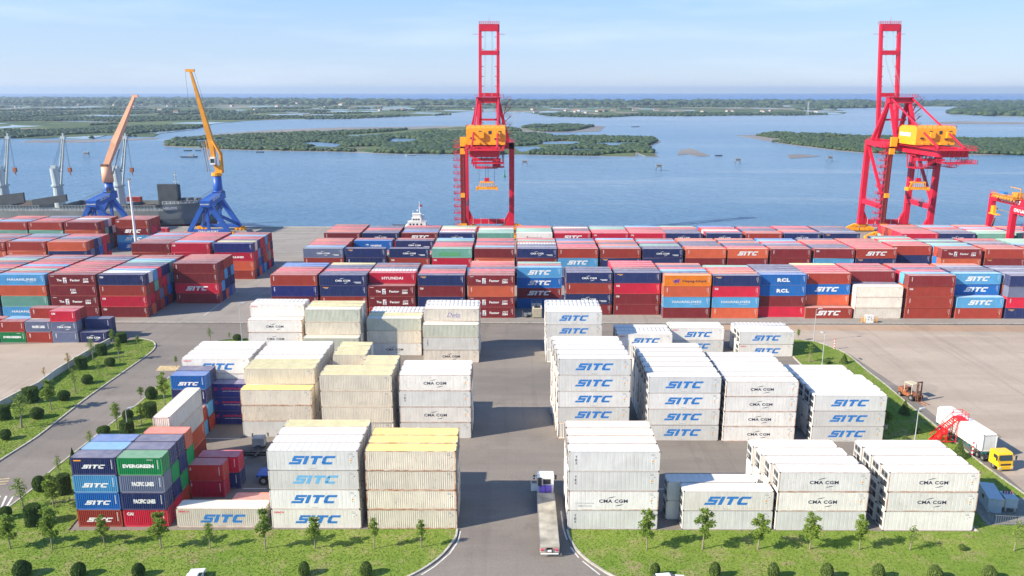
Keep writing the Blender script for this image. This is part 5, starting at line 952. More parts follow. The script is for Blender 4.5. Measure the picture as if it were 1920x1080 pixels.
# ------------------------------------------------------------------ vehicles and yard furniture
def wheel(b, x, y, r=.5, w_=.3, k=0): b.cyl((x, y - w_ / 2, r), (x, y + w_ / 2, r), r, n=16, k=k)
def wheel_part(t, x, y, r=.5, w_=.32):
    b = MB(); wheel(b, x, y, r, w_); wp = b.obj('wheel', 'tyre_rubber', t); b = MB(); b.cyl((x, y - w_ / 2 - .02, r), (x, y + w_ / 2 + .02, r), r * .5, n=10); b.obj('rim', 'grey_metal', wp)
def head(a, c): d = c - a; return math.atan2(d.y, d.x)
def truck_cab(t, x, body, h=3.3, extra=None):
    """cab nose towards +x, front bumper at x"""
    b = MB(); P = [(x - 2.3, .75), (x - 2.3, h - .12), (x - 2.15, h), (x - .55, h), (x - .28, h - .25), (x - .04, 1.75), (x, 1.2), (x, .75)]
    n = len(P); b.add([(a, -1.2, z) for a, z in P] + [(a, 1.2, z) for a, z in P], [tuple(range(n)), tuple(reversed(range(n, 2 * n)))] + [(i, i + n, (i + 1) % n + n, (i + 1) % n) for i in range(n)]); cab = b.obj('cab', body, t)
    b = MB(); b.add([(x - .235, -1.05, h - .35), (x - .02, -1.05, 1.8), (x - .02, 1.05, 1.8), (x - .235, 1.05, h - .35)], [(0, 1, 2, 3)]); b.v = [(q[0] + .012, q[1], q[2]) for q in b.v]; b.obj('windscreen', 'glass_dark', cab)
    for s_ in (-1, 1): b = MB(); b.add([(x - .45, s_ * 1.212, 1.95), (x - .5, s_ * 1.212, h - .45), (x - 1.35, s_ * 1.212, h - .45), (x - 1.35, s_ * 1.212, 1.95)], [(0, 1, 2, 3)]); b.obj('side_window', 'glass_dark', cab)
    b = MB(); b.box(x - .1, x + .16, -1.22, 1.22, .4, .9); b.obj('bumper', body, cab)
    b = MB(); b.box(x - .02, x + .03, -.85, .85, 1.0, 1.28); b.obj('grille', 'dark_metal', cab)
    for s_ in (-1, 1): b = MB(); b.box(x + .1, x + .19, s_ * 1.0 - .18, s_ * 1.0 + .18, .55, .8); b.obj('headlight', 'light_lens', cab)
    for s_ in (-1, 1): b = MB(); b.beam((x - .2, s_ * 1.2, 2.6), (x, s_ * 1.62, 2.5), .05); b.box(x - .08, x + .04, s_ * 1.62 - .12, s_ * 1.62 + .12, 1.9, 2.6); b.obj('mirror', 'dark_metal', cab)
# flatbed lorry on the central road
t = thing('flatbed_truck', 'white cabbed lorry with empty worn flatbed on the central road', 'truck', (4.35, 90.6, 0), math.pi / 2)
truck_cab(t, 17.9, 'white_paint', 3.5)
b = MB(); b.box(14.9, 15.6, -.9, -.08, 1.3, 2.1); b.box(14.9, 15.6, .08, .9, 1.3, 2.1); b.box(15.0, 15.5, -.06, .06, 1.3, 2.3); b.obj('wind_deflector', 'purple_paint', t)
b = MB(); b.box(15.56, 15.6, -.75, .35, 2.3, 3.1); b.box(15.2, 15.6, .55, 1.1, 2.2, 3.3); b.obj('rear_window', 'dark_metal', t)
b = MB(); b.box(11.2, 17.6, -.5, .5, .6, 1.1); b.obj('tractor_chassis', 'dark_metal', t)
b = MB(); b.box(.5, 14.6, -1.25, 1.25, 1.28, 1.44); b.obj('bed', 'trailer_deck', t)
b = MB()
for s_ in (-1, 1): b.box(.5, 14.6, s_ * 1.28 - .03, s_ * 1.28 + .03, 1.16, 1.47)
b.box(.3, 14.6, -.6, -.4, .85, 1.28); b.box(.3, 14.6, .4, .6, .85, 1.28); b.obj('trailer_frame', 'grey_metal', t)
for s_ in (-1, 1):
    b = MB(); b.box(.34, .46, s_ * .85 - .4, s_ * .85 + .4, .72, 1.3); b.obj('tail_board', 'concrete_light', t)
    b = MB(); b.box(.28, .34, s_ * .95 - .18, s_ * .95 + .18, .95, 1.12); b.obj('tail_light', 'mark_red', t)
    b = MB()
    for i in range(3): b.box(.29, .33, s_ * (.55 + i * .26) - .07, s_ * (.55 + i * .26) + .07, 1.22, 1.33)
    b.obj('reflector', 'mark_red', t)
b = MB(); b.box(.3, .36, -.25, .25, .8, 1.05); b.obj('number_plate', 'mark_white', t)
b = MB(); b.box(.22, .34, -1.15, 1.15, .5, .62); b.obj('rear_bumper', 'mark_white', t)
for x in (2.2, 3.5, 4.8, 12.6, 13.9, 16.9):
    for s_ in (-1, 1): wheel_part(t, x, s_ * 1.02)
b = MB(); b.box(16.2, 16.3, 1.2, 2.1, .9, 2.0); b.beam((16.25, 1.2, 2.0), (16.25, 2.1, 2.0), .1); b.beam((16.25, 2.1, 2.0), (16.25, 2.1, 3.0), .1); b.beam((16.25, 1.2, 3.0), (16.25, 2.1, 3.0), .1); b.obj('open_door', 'white_paint', t)
# yellow articulated lorry with white container
p0, p1 = G(1752, 757, 4.4), G(1845, 815.5, 4.4); an = head(p0, p1); dv = Vector((math.cos(an), math.sin(an), 0)); rv = Vector((-dv.y, dv.x, 0))
org = p1 - dv * L40 + rv * (CW / 2); org.z = 0
t = thing('container_lorry', 'yellow cabbed articulated lorry standing on the sandy yard', 'truck', org, an)
b = MB(); b.box(0, 12.4, -.62, -.42, 1.0, 1.38); b.box(0, 12.4, .42, .62, 1.0, 1.38)
for x in (.2, 3, 6, 9, 12.2): b.box(x - .12, x + .12, -1.2, 1.2, 1.1, 1.42)
for s_ in (-1, 1): b.beam((2, s_ * 1.15, .75), (9.6, s_ * 1.15, .75), .08); b.beam((2, s_ * 1.15, 1.05), (9.6, s_ * 1.15, 1.05), .08)
b.obj('trailer_frame', 'teal_metal', t)
b = MB(); b.box(10.6, 15.6, -.5, .5, .55, 1.0); b.obj('tractor_chassis', 'dark_metal', t); truck_cab(t, 16.3, 'cab_yellow', 3.0)
for x in (1.2, 2.5, 3.8, 11.2, 12.5, 15.1):
    for s_ in (-1, 1): wheel_part(t, x, s_ * 1.02)
o = link('refrigerated_container', MES[(L40, True)]); o.location = org + dv * (L40 / 2 + .02) + Vector((0, 0, 1.44)); o.rotation_euler = (0, 0, an); o.color = (.82, .81, .78, .2); tag(o, 'white container carried on the yellow cabbed lorry', 'container', 'white refrigerated containers stacked in the yard')
# red mobile stairs
pB = G(1752, 829); pP = G(1782, 829); an = head(pB, pP)
t = thing('mobile_stairs', 'red steel loading stairs with platform beside the yellow lorry', 'stairs', pB, an); Lx = (pP - pB).length
b = MB()
for s_ in (-.7, .7): b.beam((-.6, s_, .1), (1.6, s_, 2.4), .12, .28); b.beam((-.6, s_, 1.1), (1.6, s_, 3.4), .1); b.beam((Lx - 1.6, s_, 2.5), (Lx + .3, s_, 4.4), .1, .2); b.beam((Lx - 1.6, s_, 3.5), (Lx + .3, s_, 5.4), .08)
for i in range(10): b.box(-.6 + i * .24, -.28 + i * .24, -.7, .7, .2 + i * .24, .26 + i * .24)
for i in range(7): b.box(Lx - 1.6 + i * .28, Lx - 1.35 + i * .28, -.7, .7, 2.55 + i * .28, 2.6 + i * .28)
b.obj('steps', 'stair_red', t)
b = MB(); b.box(1.6, Lx - 1.5, -.7, .7, 2.35, 2.5); b.box(Lx + .3, Lx + 1.9, -1.0, 1.0, 4.35, 4.45); b.rail([(1.6, -.7, 2.5), (Lx - 1.6, -.7, 2.5)], 1.0, .06, .8); b.rail([(1.6, .7, 2.5), (Lx - 1.6, .7, 2.5)], 1.0, .06, .8); b.rail([(Lx + .3, -1, 4.45), (Lx + 1.9, -1, 4.45), (Lx + 1.9, 1, 4.45), (Lx + .3, 1, 4.45)], 1.1, .06, .8); b.obj('platform', 'stair_red', t)
b = MB()
for x in (.6, 1.6, Lx - 1.4, Lx + .4):
    for s_ in (-.75, .75): b.beam((x, s_, .3), (x, s_, 2.4 if x < Lx else 4.4), .1)
b.beam((0, -.75, .45), (Lx + .4, -.75, .45), .1); b.beam((0, .75, .45), (Lx + .4, .75, .45), .1); b.obj('support_frame', 'stair_red', t)
for x in (.6, Lx):
    for s_ in (-.8, .8): b = MB(); wheel(b, x, s_, .25, .15); b.obj('wheel', 'tyre_rubber', t)
# rusty fork lift
pa, pb = G(1700, 743), G(1731, 757); an = head(pa, pb)
t = thing('forklift', 'rusty orange forklift parked beside the east lawn kerb', 'forklift', pa + (pb - pa) * .05, an)
b = MB(); b.box(-1.2, 2.4, -.95, .95, .55, 1.15); b.box(-1.5, -.4, -1.0, 1.0, .5, 1.75); b.box(-.4, .3, -.8, .8, 1.15, 1.6); b.obj('body', 'rusty_orange', t)
b = MB(); b.box(.2, .9, -.35, .35, 1.15, 1.5); b.box(.15, .3, -.35, .35, 1.5, 2.1); b.obj('driver_seat', 'dark_metal', t)
b = MB()
for x in (-.2, 1.7):
    for s_ in (-.85, .85): b.beam((x, s_, 1.1), (x * .9, s_ * .9, 3.1), .1)
b.box(-.35, 1.7, -.85, .85, 3.05, 3.15)
for i in range(6): b.box(-.3 + i * .36, -.22 + i * .36, -.85, .85, 3.15, 3.2)
b.obj('overhead_guard', 'cream_wall', t)
b = MB()
for s_ in (-.55, .55): b.beam((2.6, s_, .2), (2.5, s_, 3.9), .2, .18); b.beam((2.75, s_ * .7, .3), (2.7, s_ * .7, 3.7), .12)
for z in (.5, 1.8, 3.8): b.box(2.4, 2.65, -.65, .65, z, z + .18)
b.box(2.8, 2.9, -.95, .95, .4, .55); b.box(2.8, 2.9, -.95, .95, 1.0, 1.15); b.obj('mast', 'rust_brown', t)
for s_ in (-.45, .45): b = MB(); b.box(2.85, 4.8, s_ - .09, s_ + .09, .1, .18); b.box(2.85, 2.95, s_ - .09, s_ + .09, .1, 1.2); b.obj('fork', 'rusty_orange', t)
for x, r in ((1.9, .62), (-.9, .48)):
    for s_ in (-1, 1): wheel_part(t, x, s_ * 1.05, r, .36)
# terminal tractor and skeletal chassis between the west stacks
p = G(499, 903); t = thing('terminal_tractor', 'blue terminal tractor half hidden behind the white stack in the shaded bay', 'tractor', p)
b = MB(); b.box(-.2, 4.2, -1.1, 1.1, .7, 1.1); b.box(1.6, 3.6, -1.1, 1.1, 1.1, 3.0); b.obj('body', 'grey_metal', t); b = MB(); b.box(-1.0, 1.0, -1.25, 1.3, 1.55, 1.68); b.box(-1.05, -.95, -1.25, 1.3, 1.2, 1.68); b.obj('fender', 'crane_blue', t)
for x in (0, 3.2):
    for s_ in (-1, 1): wheel_part(t, x, s_ * .95, .72, .55)
p = G(438, 863); t = thing('chassis_trailer', 'empty dark skeletal trailer standing in the shaded west bay', 'trailer', p)
b = MB(); b.box(0, 12.2, -.5, -.3, 1.0, 1.35); b.box(0, 12.2, .3, .5, 1.0, 1.35)
for x in (.1, 4, 8, 12.1): b.box(x - .15, x + .15, -1.2, 1.2, 1.1, 1.38)
b.obj('frame', 'dark_metal', t)
for x in (7.8, 9.1, 10.4):
    for s_ in (-1, 1): wheel_part(t, x, s_ * 1.0)
b = MB(); b.beam((2, -.9, 0), (2, -.9, 1.1), .15); b.beam((2, .9, 0), (2, .9, 1.1), .15); b.obj('landing_leg', 'grey_metal', t)
p = G(478, 858); t = thing('yard_truck', 'dusty grey yard tractor cab parked by the skeletal trailer', 'truck', p, math.pi / 2 + .1); b = MB(); b.box(0, 5.4, -.5, .5, .6, 1.0); b.obj('chassis', 'dark_metal', t); truck_cab(t, 5.6, 'concrete_light', 2.5); t.scale = (.85, .8, .85)
for x in (1.0, 4.6):
    for s_ in (-1, 1): wheel_part(t, x, s_ * .98)
# generator box in the gap of the quayside row
p = G(1007, 597); t = thing('generator_box', 'cream corrugated generator housing with soot marks between the container stacks', 'generator', (5.6, 201.6, 0))
b = MB(); n = 9
b.box(-1.22, 1.22, .08, 5.6, .2, 2.7)
for i in range(n): b.box(-1.15 + i * .26, -1.02 + i * .26, 0, .08, .25, 2.6)
b.obj('housing', 'cream_wall', t); b = MB(); b.cyl((-.3, 1.6, 2.7), (-.3, 1.6, 3.5), .16, n=8); b.box(-.7, .8, .4, 2.6, 2.70, 2.76); b.obj('exhaust', 'dark_metal', t)
b = MB(); b.rail([(-1.4, .3, 2.7), (-1.4, 5.4, 2.7), (1.3, 5.4, 2.7)], .9, .08, 1.2); b.beam((-1.6, .2, 0), (-1.4, .2, 2.7), .12); b.box(-2.6, -1.5, .3, 2.2, .9, 1.1); b.box(-3.6, -2.7, .4, 1.3, .4, 1.2); b.beam((-3.9, .5, 0), (-3.9, .5, 2.0), .08); b.obj('side_frame', 'grey_metal', t)
# small road barrier unit at the apron edge
p = G(1630, 606); t = thing('weather_barrier', 'white board with yellow frames standing at the apron edge', 'barrier', p)
b = MB(); b.box(-.95, .95, -.1, .9, .1, 1.9); b.box(-1.05, 1.05, -.15, .95, 1.9, 2.0); b.obj('cabinet', 'white_paint', t)
b = MB()
for x, z in ((-.4, .9), (.3, 1.3), (-.3, 1.5), (.5, .8)): b.box(x - .12, x + .12, -.13, -.1, z, z + .2)
b.obj('vent', 'dark_metal', t)
for s_ in (-1, 1): b = MB(); b.rail([(s_ * 1.1, 0, .1), (s_ * 2.0, .2, .1)], 1.5, .12, .5); b.rail([(s_ * 1.1, 0, .1), (s_ * 2.0, .2, .1)], .8, .1, .5); b.obj('yellow_frame', 'crane_yellow', t)
# transformer station
p = G(1850, 962); t = thing('equipment_kiosk', 'pale blue metal kiosk beside the outermost east stack', 'kiosk', p, R(-14)); b = MB(); b.box(0, 1.8, 0, 4.4, .15, 2.3); b.obj('body', 'light_blue_metal', t); b = MB(); b.add([(-.1, -.15, 2.3), (1.9, -.15, 2.3), (1.9, 4.55, 2.3), (-.1, 4.55, 2.3), (-.1, -.15, 2.38), (1.9, -.15, 2.38), (1.9, 4.55, 2.6), (-.1, 4.55, 2.6)], [(0, 3, 2, 1), (4, 5, 6, 7), (0, 1, 5, 4), (1, 2, 6, 5), (2, 3, 7, 6), (3, 0, 4, 7)]); b.obj('roof', 'light_blue_metal', t)
b = MB(); b.box(-.03, 0, 2.0, 2.7, 1.2, 1.8); b.obj('vent', 'dark_metal', t); b = MB(); b.box(-.04, 0, 3.2, 4.0, .3, 2.0); b.obj('door', 'light_blue_metal', t)
p = G(1882, 962); t = thing('power_transformer', 'grey finned power transformer with coloured bushings inside the small fence', 'transformer', p, R(-10)); t.scale = (.85, .85, .85); b = MB(); b.box(0, 1.9, 0, 2.6, 1.0, 2.6); b.box(-.08, 1.98, -.08, 2.68, 2.6, 2.7); b.obj('tank', 'light_blue_metal', t)
b = MB()
for i in range(10): b.box(-.7, -.05, .1 + i * .25, .16 + i * .25, 1.0, 2.5)
b.obj('cooling_fin', 'cream_wall', t); b = MB(); b.box(-.9, -.6, 2.8, 3.6, .9, 2.8); b.obj('conservator', 'light_blue_metal', t)
for i in range(4): b = MB(); b.cyl((.3 + i * .42, 1.9, 2.7), (.3 + i * .42, 1.9, 3.2), .14, .08, 8); b.obj('bushing', 'mark_red' if i % 2 else 'dark_metal', t)
for x in (.2, 1.6): b = MB(); b.box(x, x + .25, .3, .7, .15, 1.0); b.obj('support', 'concrete_light', t)
t = thing('metal_fence', 'low dark railing around the transformer beside the east stack', 'fence'); b = MB(); FP = [Vector((*q, .12)) for q in pts((1848, 972), (1862, 985), (1905, 987), (1965, 986))]
for a, c in zip(FP, FP[1:]):
    n = max(2, int((c - a).length / .3)); b.beam(a + Vector((0, 0, 1.4)), c + Vector((0, 0, 1.4)), .05); b.beam(a + Vector((0, 0, .2)), c + Vector((0, 0, .2)), .05)
    for i in range(n + 1): q = a.lerp(c, i / n); b.beam(q, q + Vector((0, 0, 1.5)), .03)
b.obj('railing', 'grey_metal', t)
# shelter
p = G(1648, 806); t = thing('garden_shelter', 'small cream shelter with posts behind the striped lamp lawn tree', 'shelter', p); t['label'] = 'small cream shelter with posts beside the bushy tree on the east lawn'
b = MB(); b.box(-1.6, 1.5, 0, 2.6, .1, .9); b.obj('parapet', 'cream_wall', t)
for x in (-1.5, 0, 1.4):
    for y in (.1, 2.5): b = MB(); b.box(x - .1, x + .1, y - .1, y + .1, .9, 2.5); b.obj('post', 'cream_wall', t)
b = MB(); b.add([(-2, -.4, 2.5), (1.9, -.4, 2.5), (1.9, 3, 2.5), (-2, 3, 2.5), (-1, 1.3, 3.3), (.9, 1.3, 3.3)], [(0, 1, 5, 4), (1, 2, 5), (2, 3, 4, 5), (3, 0, 4), (0, 3, 2, 1)]); b.obj('roof', 'white_paint', t)
# lot wall
t = thing('lot_wall', 'low weathered white wall between the dusty lot and the planted strip', 'wall'); b = MB(); ribbon(b, pts((207, 646), (175, 663), (142, 683), (105, 706), (72, 731), (36, 748), (0, 767), (-70, 808)), .22, 0, 1.5); b.obj('wall_panel', 'wall_plaster', t)
b = MB(); ribbon(b, pts((207, 646), (175, 663), (142, 683), (105, 706), (72, 731), (36, 748), (0, 767), (-70, 808)), .34, 1.5, 1.58); b.obj('coping', 'concrete_light', t)
# cars whose roofs show at the bottom edge
def car(px, py, rz, label):
    p = G(px, py, 1.4); t = thing('parked_car', label, 'car', (p.x, p.y, 0), rz)
    b = MB(); P = [(-2.2, .4), (-2.2, .95), (-1.9, 1.05), (1.0, 1.02), (2.1, .85), (2.25, .4)]; n = len(P); b.add([(a, -.88, z) for a, z in P] + [(a, .88, z) for a, z in P], [tuple(range(n)), tuple(reversed(range(n, 2 * n)))] + [(i, i + n, (i + 1) % n + n, (i + 1) % n) for i in range(n)]); bd = b.obj('body', 'car_white', t)
    b = MB(); b.add([(-1.95, -.84, 1.04), (.95, -.84, 1.02), (.95, .84, 1.02), (-1.95, .84, 1.04), (-1.6, -.68, 1.5), (.15, -.68, 1.5), (.15, .68, 1.5), (-1.6, .68, 1.5)], [(0, 1, 5, 4), (1, 2, 6, 5), (2, 3, 7, 6), (3, 0, 4, 7)]); b.obj('window', 'glass_dark', t)
    b = MB(); b.add([(-1.62, -.7, 1.5), (.17, -.7, 1.5), (.17, .7, 1.5), (-1.62, .7, 1.5), (-1.4, -.6, 1.56), (0, -.6, 1.56), (0, .6, 1.56), (-1.4, .6, 1.56)], [(0, 1, 5, 4), (1, 2, 6, 5), (2, 3, 7, 6), (3, 0, 4, 7), (4, 5, 6, 7)]); b.obj('roof', 'car_white', t)
    for x in (-1.35, 1.4):
        for s_ in (-1, 1): wheel_part(t, x, s_ * .8, .33, .2)
car(362, 1077, math.pi / 2 + .1, 'white car with only its roof showing below the west lawn'); car(1256, 1081, .15, 'white car with only its roof showing below the east lawn')
# lamp poles
def lamp(px, py, h, label, arm=1.4, rz=0, r=.09):
    t = thing('street_lamp', label, 'street lamp', G(px, py), rz, 'slim grey yard lamps'); b = MB(); b.cyl((0, 0, 0), (0, 0, h), r, r * .6, 8); b.cyl((0, 0, 0), (0, 0, .4), r * 2, n=8); b.beam((0, 0, h), (arm, 0, h + .25), .08); b.obj('pole', 'steel_grey', t)
    b = MB(); b.box(arm - .3, arm + .6, -.22, .22, h + .18, h + .34); b.obj('lamp_head', 'steel_grey', t)
lamp(241, 815, 4.6, 'grey lamp pole beside the hedges of the western planting', .7, .6); lamp(454, 640, 9.2, 'slim grey lamp pole beside the rear white stacks', .6, .2); lamp(1525, 641, 8.0, 'tall grey lamp at the tip of the east lawn', .8); lamp(1541, 686, 7.2, 'grey lamp pole behind the cone shrub of the east lawn', .6, 2); lamp(1714, 833, 6.2, 'grey lamp pole on the east lawn near the red stairs', .6, .3)
t = thing('flood_light_mast', 'tall white slender mast rising between the west quayside stacks', 'mast', (-132.5, 272, 0)); b = MB(); b.cyl((0, 0, 0), (0, 0, 29), .55, .28, 10); b.obj('pole', 'white_paint', t); b = MB(); b.box(-.6, .6, -.3, .3, 28.6, 29.2); b.obj('lamp_head', 'grey_metal', t)
def bollard(px, py, h, label):
    t = thing('striped_post', label, 'post', G(px, py), 0, 'red and white striped posts')
    for i in range(8): b = MB(); b.cyl((0, 0, h * i / 8), (0, 0, h * (i + 1) / 8), .13, n=8); b.obj('band', 'mark_red' if i % 2 else 'mark_white', t)
bollard(1564, 655, 2.6, 'red and white striped post at the bend of the east kerb'); bollard(1822, 857, 2.7, 'red and white striped post beside the lorry trailer')

# ------------------------------------------------------------------ trees, shrubs
def leaf_cloud(C_, r_, n, size, seed, mat, flatten=.75, shell=.5):
    g = np.random.default_rng(seed); C_ = np.array(C_, float); r_ = np.array(r_, float); k = g.choice(len(C_), n, p=r_ ** 2 / (r_ ** 2).sum())
    d = g.normal(size=(n, 3)); d /= np.linalg.norm(d, axis=1, keepdims=True); rad = r_[k] * (shell + (1 - shell) * g.random(n)) ; P = C_[k] + d * rad[:, None] * [1, 1, flatten]
    a = g.normal(size=(n, 3)); a /= np.linalg.norm(a, axis=1, keepdims=True); a[:, 2] *= .55; c = np.cross(a, g.normal(size=(n, 3))); c /= np.linalg.norm(c, axis=1, keepdims=True); s = size * g.uniform(.6, 1.3, (n, 1))
    V = np.stack([P - a * s, P + c * s * .45, P + a * s, P - c * s * .45], 1); return np_mesh('crown', V.reshape(-1, 3), np.arange(n * 4).reshape(-1, 4), [mat])
def young_tree(seed, h, mat, n=420, spread=1.0, th=.45):
    g = random.Random(seed); b = MB(); lean = (g.uniform(-.15, .15), g.uniform(-.15, .15)); hb = h * th
    top = (lean[0], lean[1], h * .9); b.cyl((0, 0, 0), (lean[0] * .5, lean[1] * .5, hb), .10, .07, 7); b.cyl((lean[0] * .5, lean[1] * .5, hb), top, .07, .02, 6)
    Cs, Rs = [], []; k = g.randint(11, 15); sc = h / 5
    for i in range(k):
        u = i / (k - 1); z = hb + (h * .93 - hb) * u; a = i * 2.4 + g.uniform(-.5, .5); env = (math.sin(math.pi * (.18 + .74 * u)) ** .7); rr = .95 * env * spread * sc * g.uniform(.55, 1.1); c = (lean[0] * z / h + math.cos(a) * rr, lean[1] * z / h + math.sin(a) * rr, z + g.uniform(-.1, .15))
        b.cyl((lean[0] * z / h, lean[1] * z / h, z - .35), c, .035, .012, 5); Cs.append(c); Rs.append(g.uniform(.42, .72) * sc * spread * (.6 + .5 * env))
        if i % 2: Cs.append((lean[0], lean[1], z)); Rs.append(.55 * sc * spread * env)
    return b.mesh('trunk', 'trunk_bark'), leaf_cloud(Cs, Rs, n, .16 * h / 5, seed, mat, .8, .35)
TP = [young_tree(1, 5.6, 'leaf_young', 1700, .95, .36), young_tree(2, 5.2, 'leaf_young', 1300, .8, .4), young_tree(3, 4.4, 'leaf_young', 800, .75, .45), young_tree(4, 4.2, 'leaf_young', 420, .8, .35), young_tree(5, 4.4, 'leaf_orange', 300, .7, .45), young_tree(6, 5.4, 'leaf_young', 3000, 1.35, .38)]
HB = [5.6, 5.2, 4.4, 4.2, 4.4, 5.4]
def tree(px, py, top, v, label, group):
    p = G(px, py, .1); d = RM @ Vector(((px - 960) / F, (540 - top) / F, -1)); h = H + d.z / d.y * p.y - .1
    t = thing('young_tree', label, 'tree', p, (px * 7.3 + py) % 6.28, group); s = max(.5, h / HB[v]); w_ = random.uniform(.8, 1.15); t.scale = (s * w_, s * w_ * random.uniform(.85, 1.15), s); link('trunk', TP[v][0], t); link('crown', TP[v][1], t)
def named(lst, fmt, group):
    for i, a in enumerate(sorted(lst)): tree(*a, fmt.format(ORDN[i] if i < 19 else str(i)), group)
g_ = 'young trees on the lawns'
named([(20, 1029, 965, 0), (99, 1030, 951, 0), (197, 1026, 966, 1), (302, 1028, 958, 1), (394, 1028, 978, 2), (498, 1029, 951, 1), (591, 1028, 967, 1), (702, 1029, 968, 2), (790, 1027, 972, 2)], 'leafy young tree, {} from left in the row before the west front stacks', g_)
named([(1213, 1030, 955, 0), (1317, 1030, 951, 1), (1421, 1030, 962, 1), (1518, 1030, 963, 0), (1611, 1031, 965, 0), (1706, 1031, 985, 3), (1901, 1033, 975, 3)], 'leafy young tree, {} from left in the row before the east front stacks', g_)
named([(41, 802, 735, 3), (96, 767, 710, 1), (142, 734, 690, 3), (186, 704, 674, 3), (131, 697, 660, 4), (84, 712, 688, 4), (175, 675, 634, 3), (224, 676, 630, 2), (259, 652, 627, 2), (212, 648, 616, 2)], 'thin young tree, {} from left on the strip along the lot wall', g_)
named([(220, 804, 753, 2), (266, 797, 756, 1), (310, 760, 698, 1), (264, 748, 728, 1), (331, 688, 666, 2), (395, 640, 613, 3), (172, 842, 806, 3), (430, 638, 627, 3)], 'young tree, {} from left on the planting beside the turned white stack', g_)
named([(44, 953, 895, 3), (101, 952, 888, 0), (111, 895, 853, 3)], 'young tree, {} from left near the painted crossing', g_)
named([(1496, 638, 616, 2), (1517, 679, 641, 3), (1659, 806, 768, 5)], 'green tree, {} from left on the narrow part of the east lawn', g_)
# clipped shrubs
def shrub_mesh(kind, seed, mat):
    g = np.random.default_rng(seed); n = 2600; u = g.random(n); a = g.random(n) * 2 * math.pi
    if kind == 'ball': z = 1 - 2 * u; r = np.sqrt(1 - z * z); P = np.stack([r * np.cos(a), r * np.sin(a), z * .5 * 2 * .5 + .5], 1) * [1, 1, 1]; P[:, 2] = .52 + z * .5
    elif kind == 'egg': z = 1 - 2 * u; r = np.sqrt(1 - z * z) * (1 - .18 * z); P = np.stack([r * np.cos(a), r * np.sin(a), .5 + z * .5], 1)
    elif kind == 'drum':
        top = g.random(n) < .28; rr = np.where(top, np.sqrt(u), 1.0); P = np.stack([rr * np.cos(a), rr * np.sin(a), np.where(top, 1.0, u)], 1)
    else: P = np.stack([(1 - u) * np.cos(a), (1 - u) * np.sin(a), u], 1)
    P[:, :2] *= g.uniform(.86, 1.14, (n, 1)) * (1 + .07 * np.sin(a * 3 + seed)[:, None]); c = g.normal(size=(n, 3)); c /= np.linalg.norm(c, axis=1, keepdims=True); e = np.cross(c, g.normal(size=(n, 3))); e /= np.linalg.norm(e, axis=1, keepdims=True); s = .085
    V = np.stack([P - c * s, P + e * s, P + c * s, P - e * s], 1).reshape(-1, 3); m = 14; V2 = []; rings = {'ball': [(.0, .05), (.35, .2), (.88, .45), (.93, .55), (.7, .85), (.3, .98)], 'egg': [(.1, .03), (.75, .2), (.95, .4), (.9, .6), (.6, .86), (.2, .97)], 'drum': [(.9, 0), (.94, .5), (.93, .9), (.85, .95)], 'cone': [(.95, .0), (.6, .35), (.3, .66), (.03, .95)]}[kind]
    for r, z in rings: V2 += [(r * math.cos(2 * math.pi * i / m), r * math.sin(2 * math.pi * i / m), z) for i in range(m)]
    F2 = [(k * m + i, k * m + (i + 1) % m, (k + 1) * m + (i + 1) % m, (k + 1) * m + i) for k in range(len(rings) - 1) for i in range(m)]
    o = len(V); me = bpy.data.meshes.new('foliage'); me.from_pydata(V.tolist() + V2, [], np.arange(o).reshape(-1, 4).tolist() + [tuple(i + o for i in f) for f in F2] + [tuple(range(o + (len(rings) - 1) * m, o + len(rings) * m))]); me.materials.append(MATS[mat]); me.update(); return me
SM = {(k, m): shrub_mesh(k, 3 + len(k), m) for k in ('ball', 'egg', 'drum', 'cone') for m in ('leaf_dark', 'leaf_bush')}
def shrub(px, py, w_, h, kind, mat, label, group='clipped shrubs on the lawns'):
    p = G(px, py, .1); o = link('clipped_shrub', SM[(kind, mat)]); o.location = p; s = w_ * p.y / F / 2 * .94; h *= .9; o.scale = (s, s, h); o.rotation_euler = (0, 0, px % 6); tag(o, label, 'shrub', group)
for i, a in enumerate([(10, 786, 20, 2.8), (59, 753, 27, 3.0), (153, 691, 21, 2.7), (191, 665, 19, 2.6), (228, 642, 18, 2.5)]): shrub(*a, 'drum', 'leaf_dark', f'dark clipped round hedge block, {ORDN[i]} from left along the lot wall')
for i, a in enumerate([(11, 824, 20, 2.0), (70, 784, 25, 2.2), (120, 750, 22, 2.1), (164, 719, 20, 2.0), (207, 686, 19, 2.0)]): shrub(*a, 'ball', 'leaf_dark', f'dark clipped ball shrub, {ORDN[i]} from left on the strip by the road')
for i, a in enumerate([(64, 983, 30, 3.0, 'drum', 'leaf_dark'), (122, 925, 24, 3.2, 'drum', 'leaf_dark'), (75, 921, 24, 2.6, 'ball', 'leaf_dark'), (11, 972, 24, 1.9, 'ball', 'leaf_dark'), (240, 786, 20, 2.0, 'ball', 'leaf_dark'), (284, 747, 22, 2.6, 'egg', 'leaf_dark'), (283, 781, 24, 2.8, 'drum', 'leaf_dark'), (239, 811, 25, 2.4, 'drum', 'leaf_dark'), (195, 814, 24, 1.6, 'ball', 'leaf_dark'), (445, 638, 15, 1.6, 'ball', 'leaf_dark'), (138, 868, 17, 2.8, 'cone', 'leaf_dark')]):
    shrub(*a, f'{["thick dark hedge drum beside the painted crossing", "narrow dark hedge drum touching the coloured corner stack", "dark round shrub near the painted crossing kerb", "dark low shrub at the west corner of the lawn", "dark ball shrub beside the small lamp pole", "dark egg shaped shrub above the hedge drum", "dark hedge drum beside the turned white stack", "dark hedge drum in front of the small lamp pole", "low dark shrub behind the coloured corner stack", "small round shrub by the lamp near the rear white stacks", "pointed dark shrub beside the road kerb"][i]}')
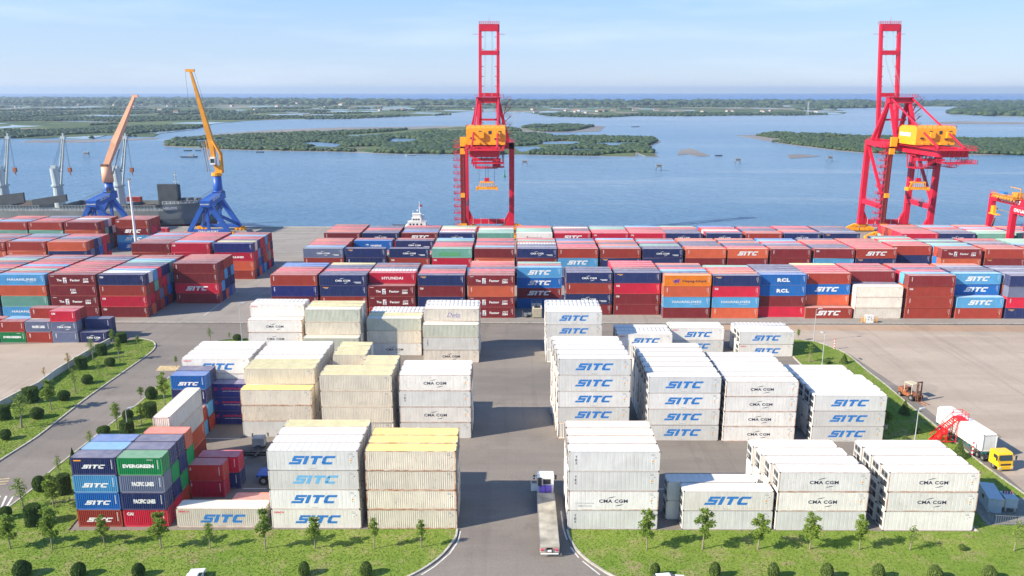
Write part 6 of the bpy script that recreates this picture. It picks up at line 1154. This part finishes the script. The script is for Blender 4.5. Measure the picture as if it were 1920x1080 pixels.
for i, a in enumerate([(42, 1080, 34, 2.3), (149, 1080, 28, 2.0), (260, 1080, 25, 1.9), (571, 1078, 22, 2.0), (687, 1078, 24, 2.0)]): shrub(*a, 'egg', 'leaf_bush' if i > 2 else 'leaf_dark', f'egg shaped bush, {ORDN[i]} from left along the bottom of the west lawn')
for i, a in enumerate([(1228, 1082, 20, 2.1), (1340, 1083, 22, 2.3), (1449, 1084, 23, 2.3), (1550, 1085, 25, 2.3), (1646, 1085, 24, 2.2), (1751, 1087, 27, 2.2), (1853, 1088, 27, 2.2)]): shrub(*a, 'egg', 'leaf_bush', f'egg shaped bush, {ORDN[i]} from left along the bottom of the east lawn')
for i, a in enumerate([(1582, 681, 16, 2.4), (1695, 776, 22, 3.0), (1797, 857, 27, 3.4)]): shrub(*a, 'cone', 'leaf_bush', f'cone shaped bush, {ORDN[i]} from left on the narrow part of the east lawn')
for i, (x, y, w_) in enumerate([(1550, 681, 14), (1585, 698, 16), (1803, 1031, 14), (1720, 812, 12), (1683, 832, 16), (1697, 826, 12)]): shrub(x, y, w_, .9, 'ball', 'leaf_bush', ['low wild bush behind the grey lamp of the east lawn', 'low wild bush below the first cone shaped bush', 'small scrubby bush before the outermost east stack', 'low bush beside the lamp near the red stairs', 'low bush at the inner kerb below the shelter', 'small bush between shelter and lamp'][i])
# ------------------------------------------------------------------ air
b = MB(); b.box(-29000, 29000, -60, 18400, -6.5, 118); hz_ = b.obj('haze', 'dark_metal'); hz_.data.materials.clear()
m = bpy.data.materials.new('haze_air'); m.use_nodes = True; t = m.node_tree; t.nodes.clear(); o = t.nodes.new('ShaderNodeOutputMaterial'); pv = t.nodes.new('ShaderNodeVolumePrincipled')
pv.inputs['Color'].default_value = (.60, .76, .98, 1); pv.inputs['Density'].default_value = 8.5e-5; pv.inputs['Anisotropy'].default_value = .2; t.links.new(pv.outputs[0], o.inputs['Volume'])
hz_.data.materials.append(m); hz_['kind'] = 'stuff'; hz_['label'] = 'thin pale blue haze over the water and far land'
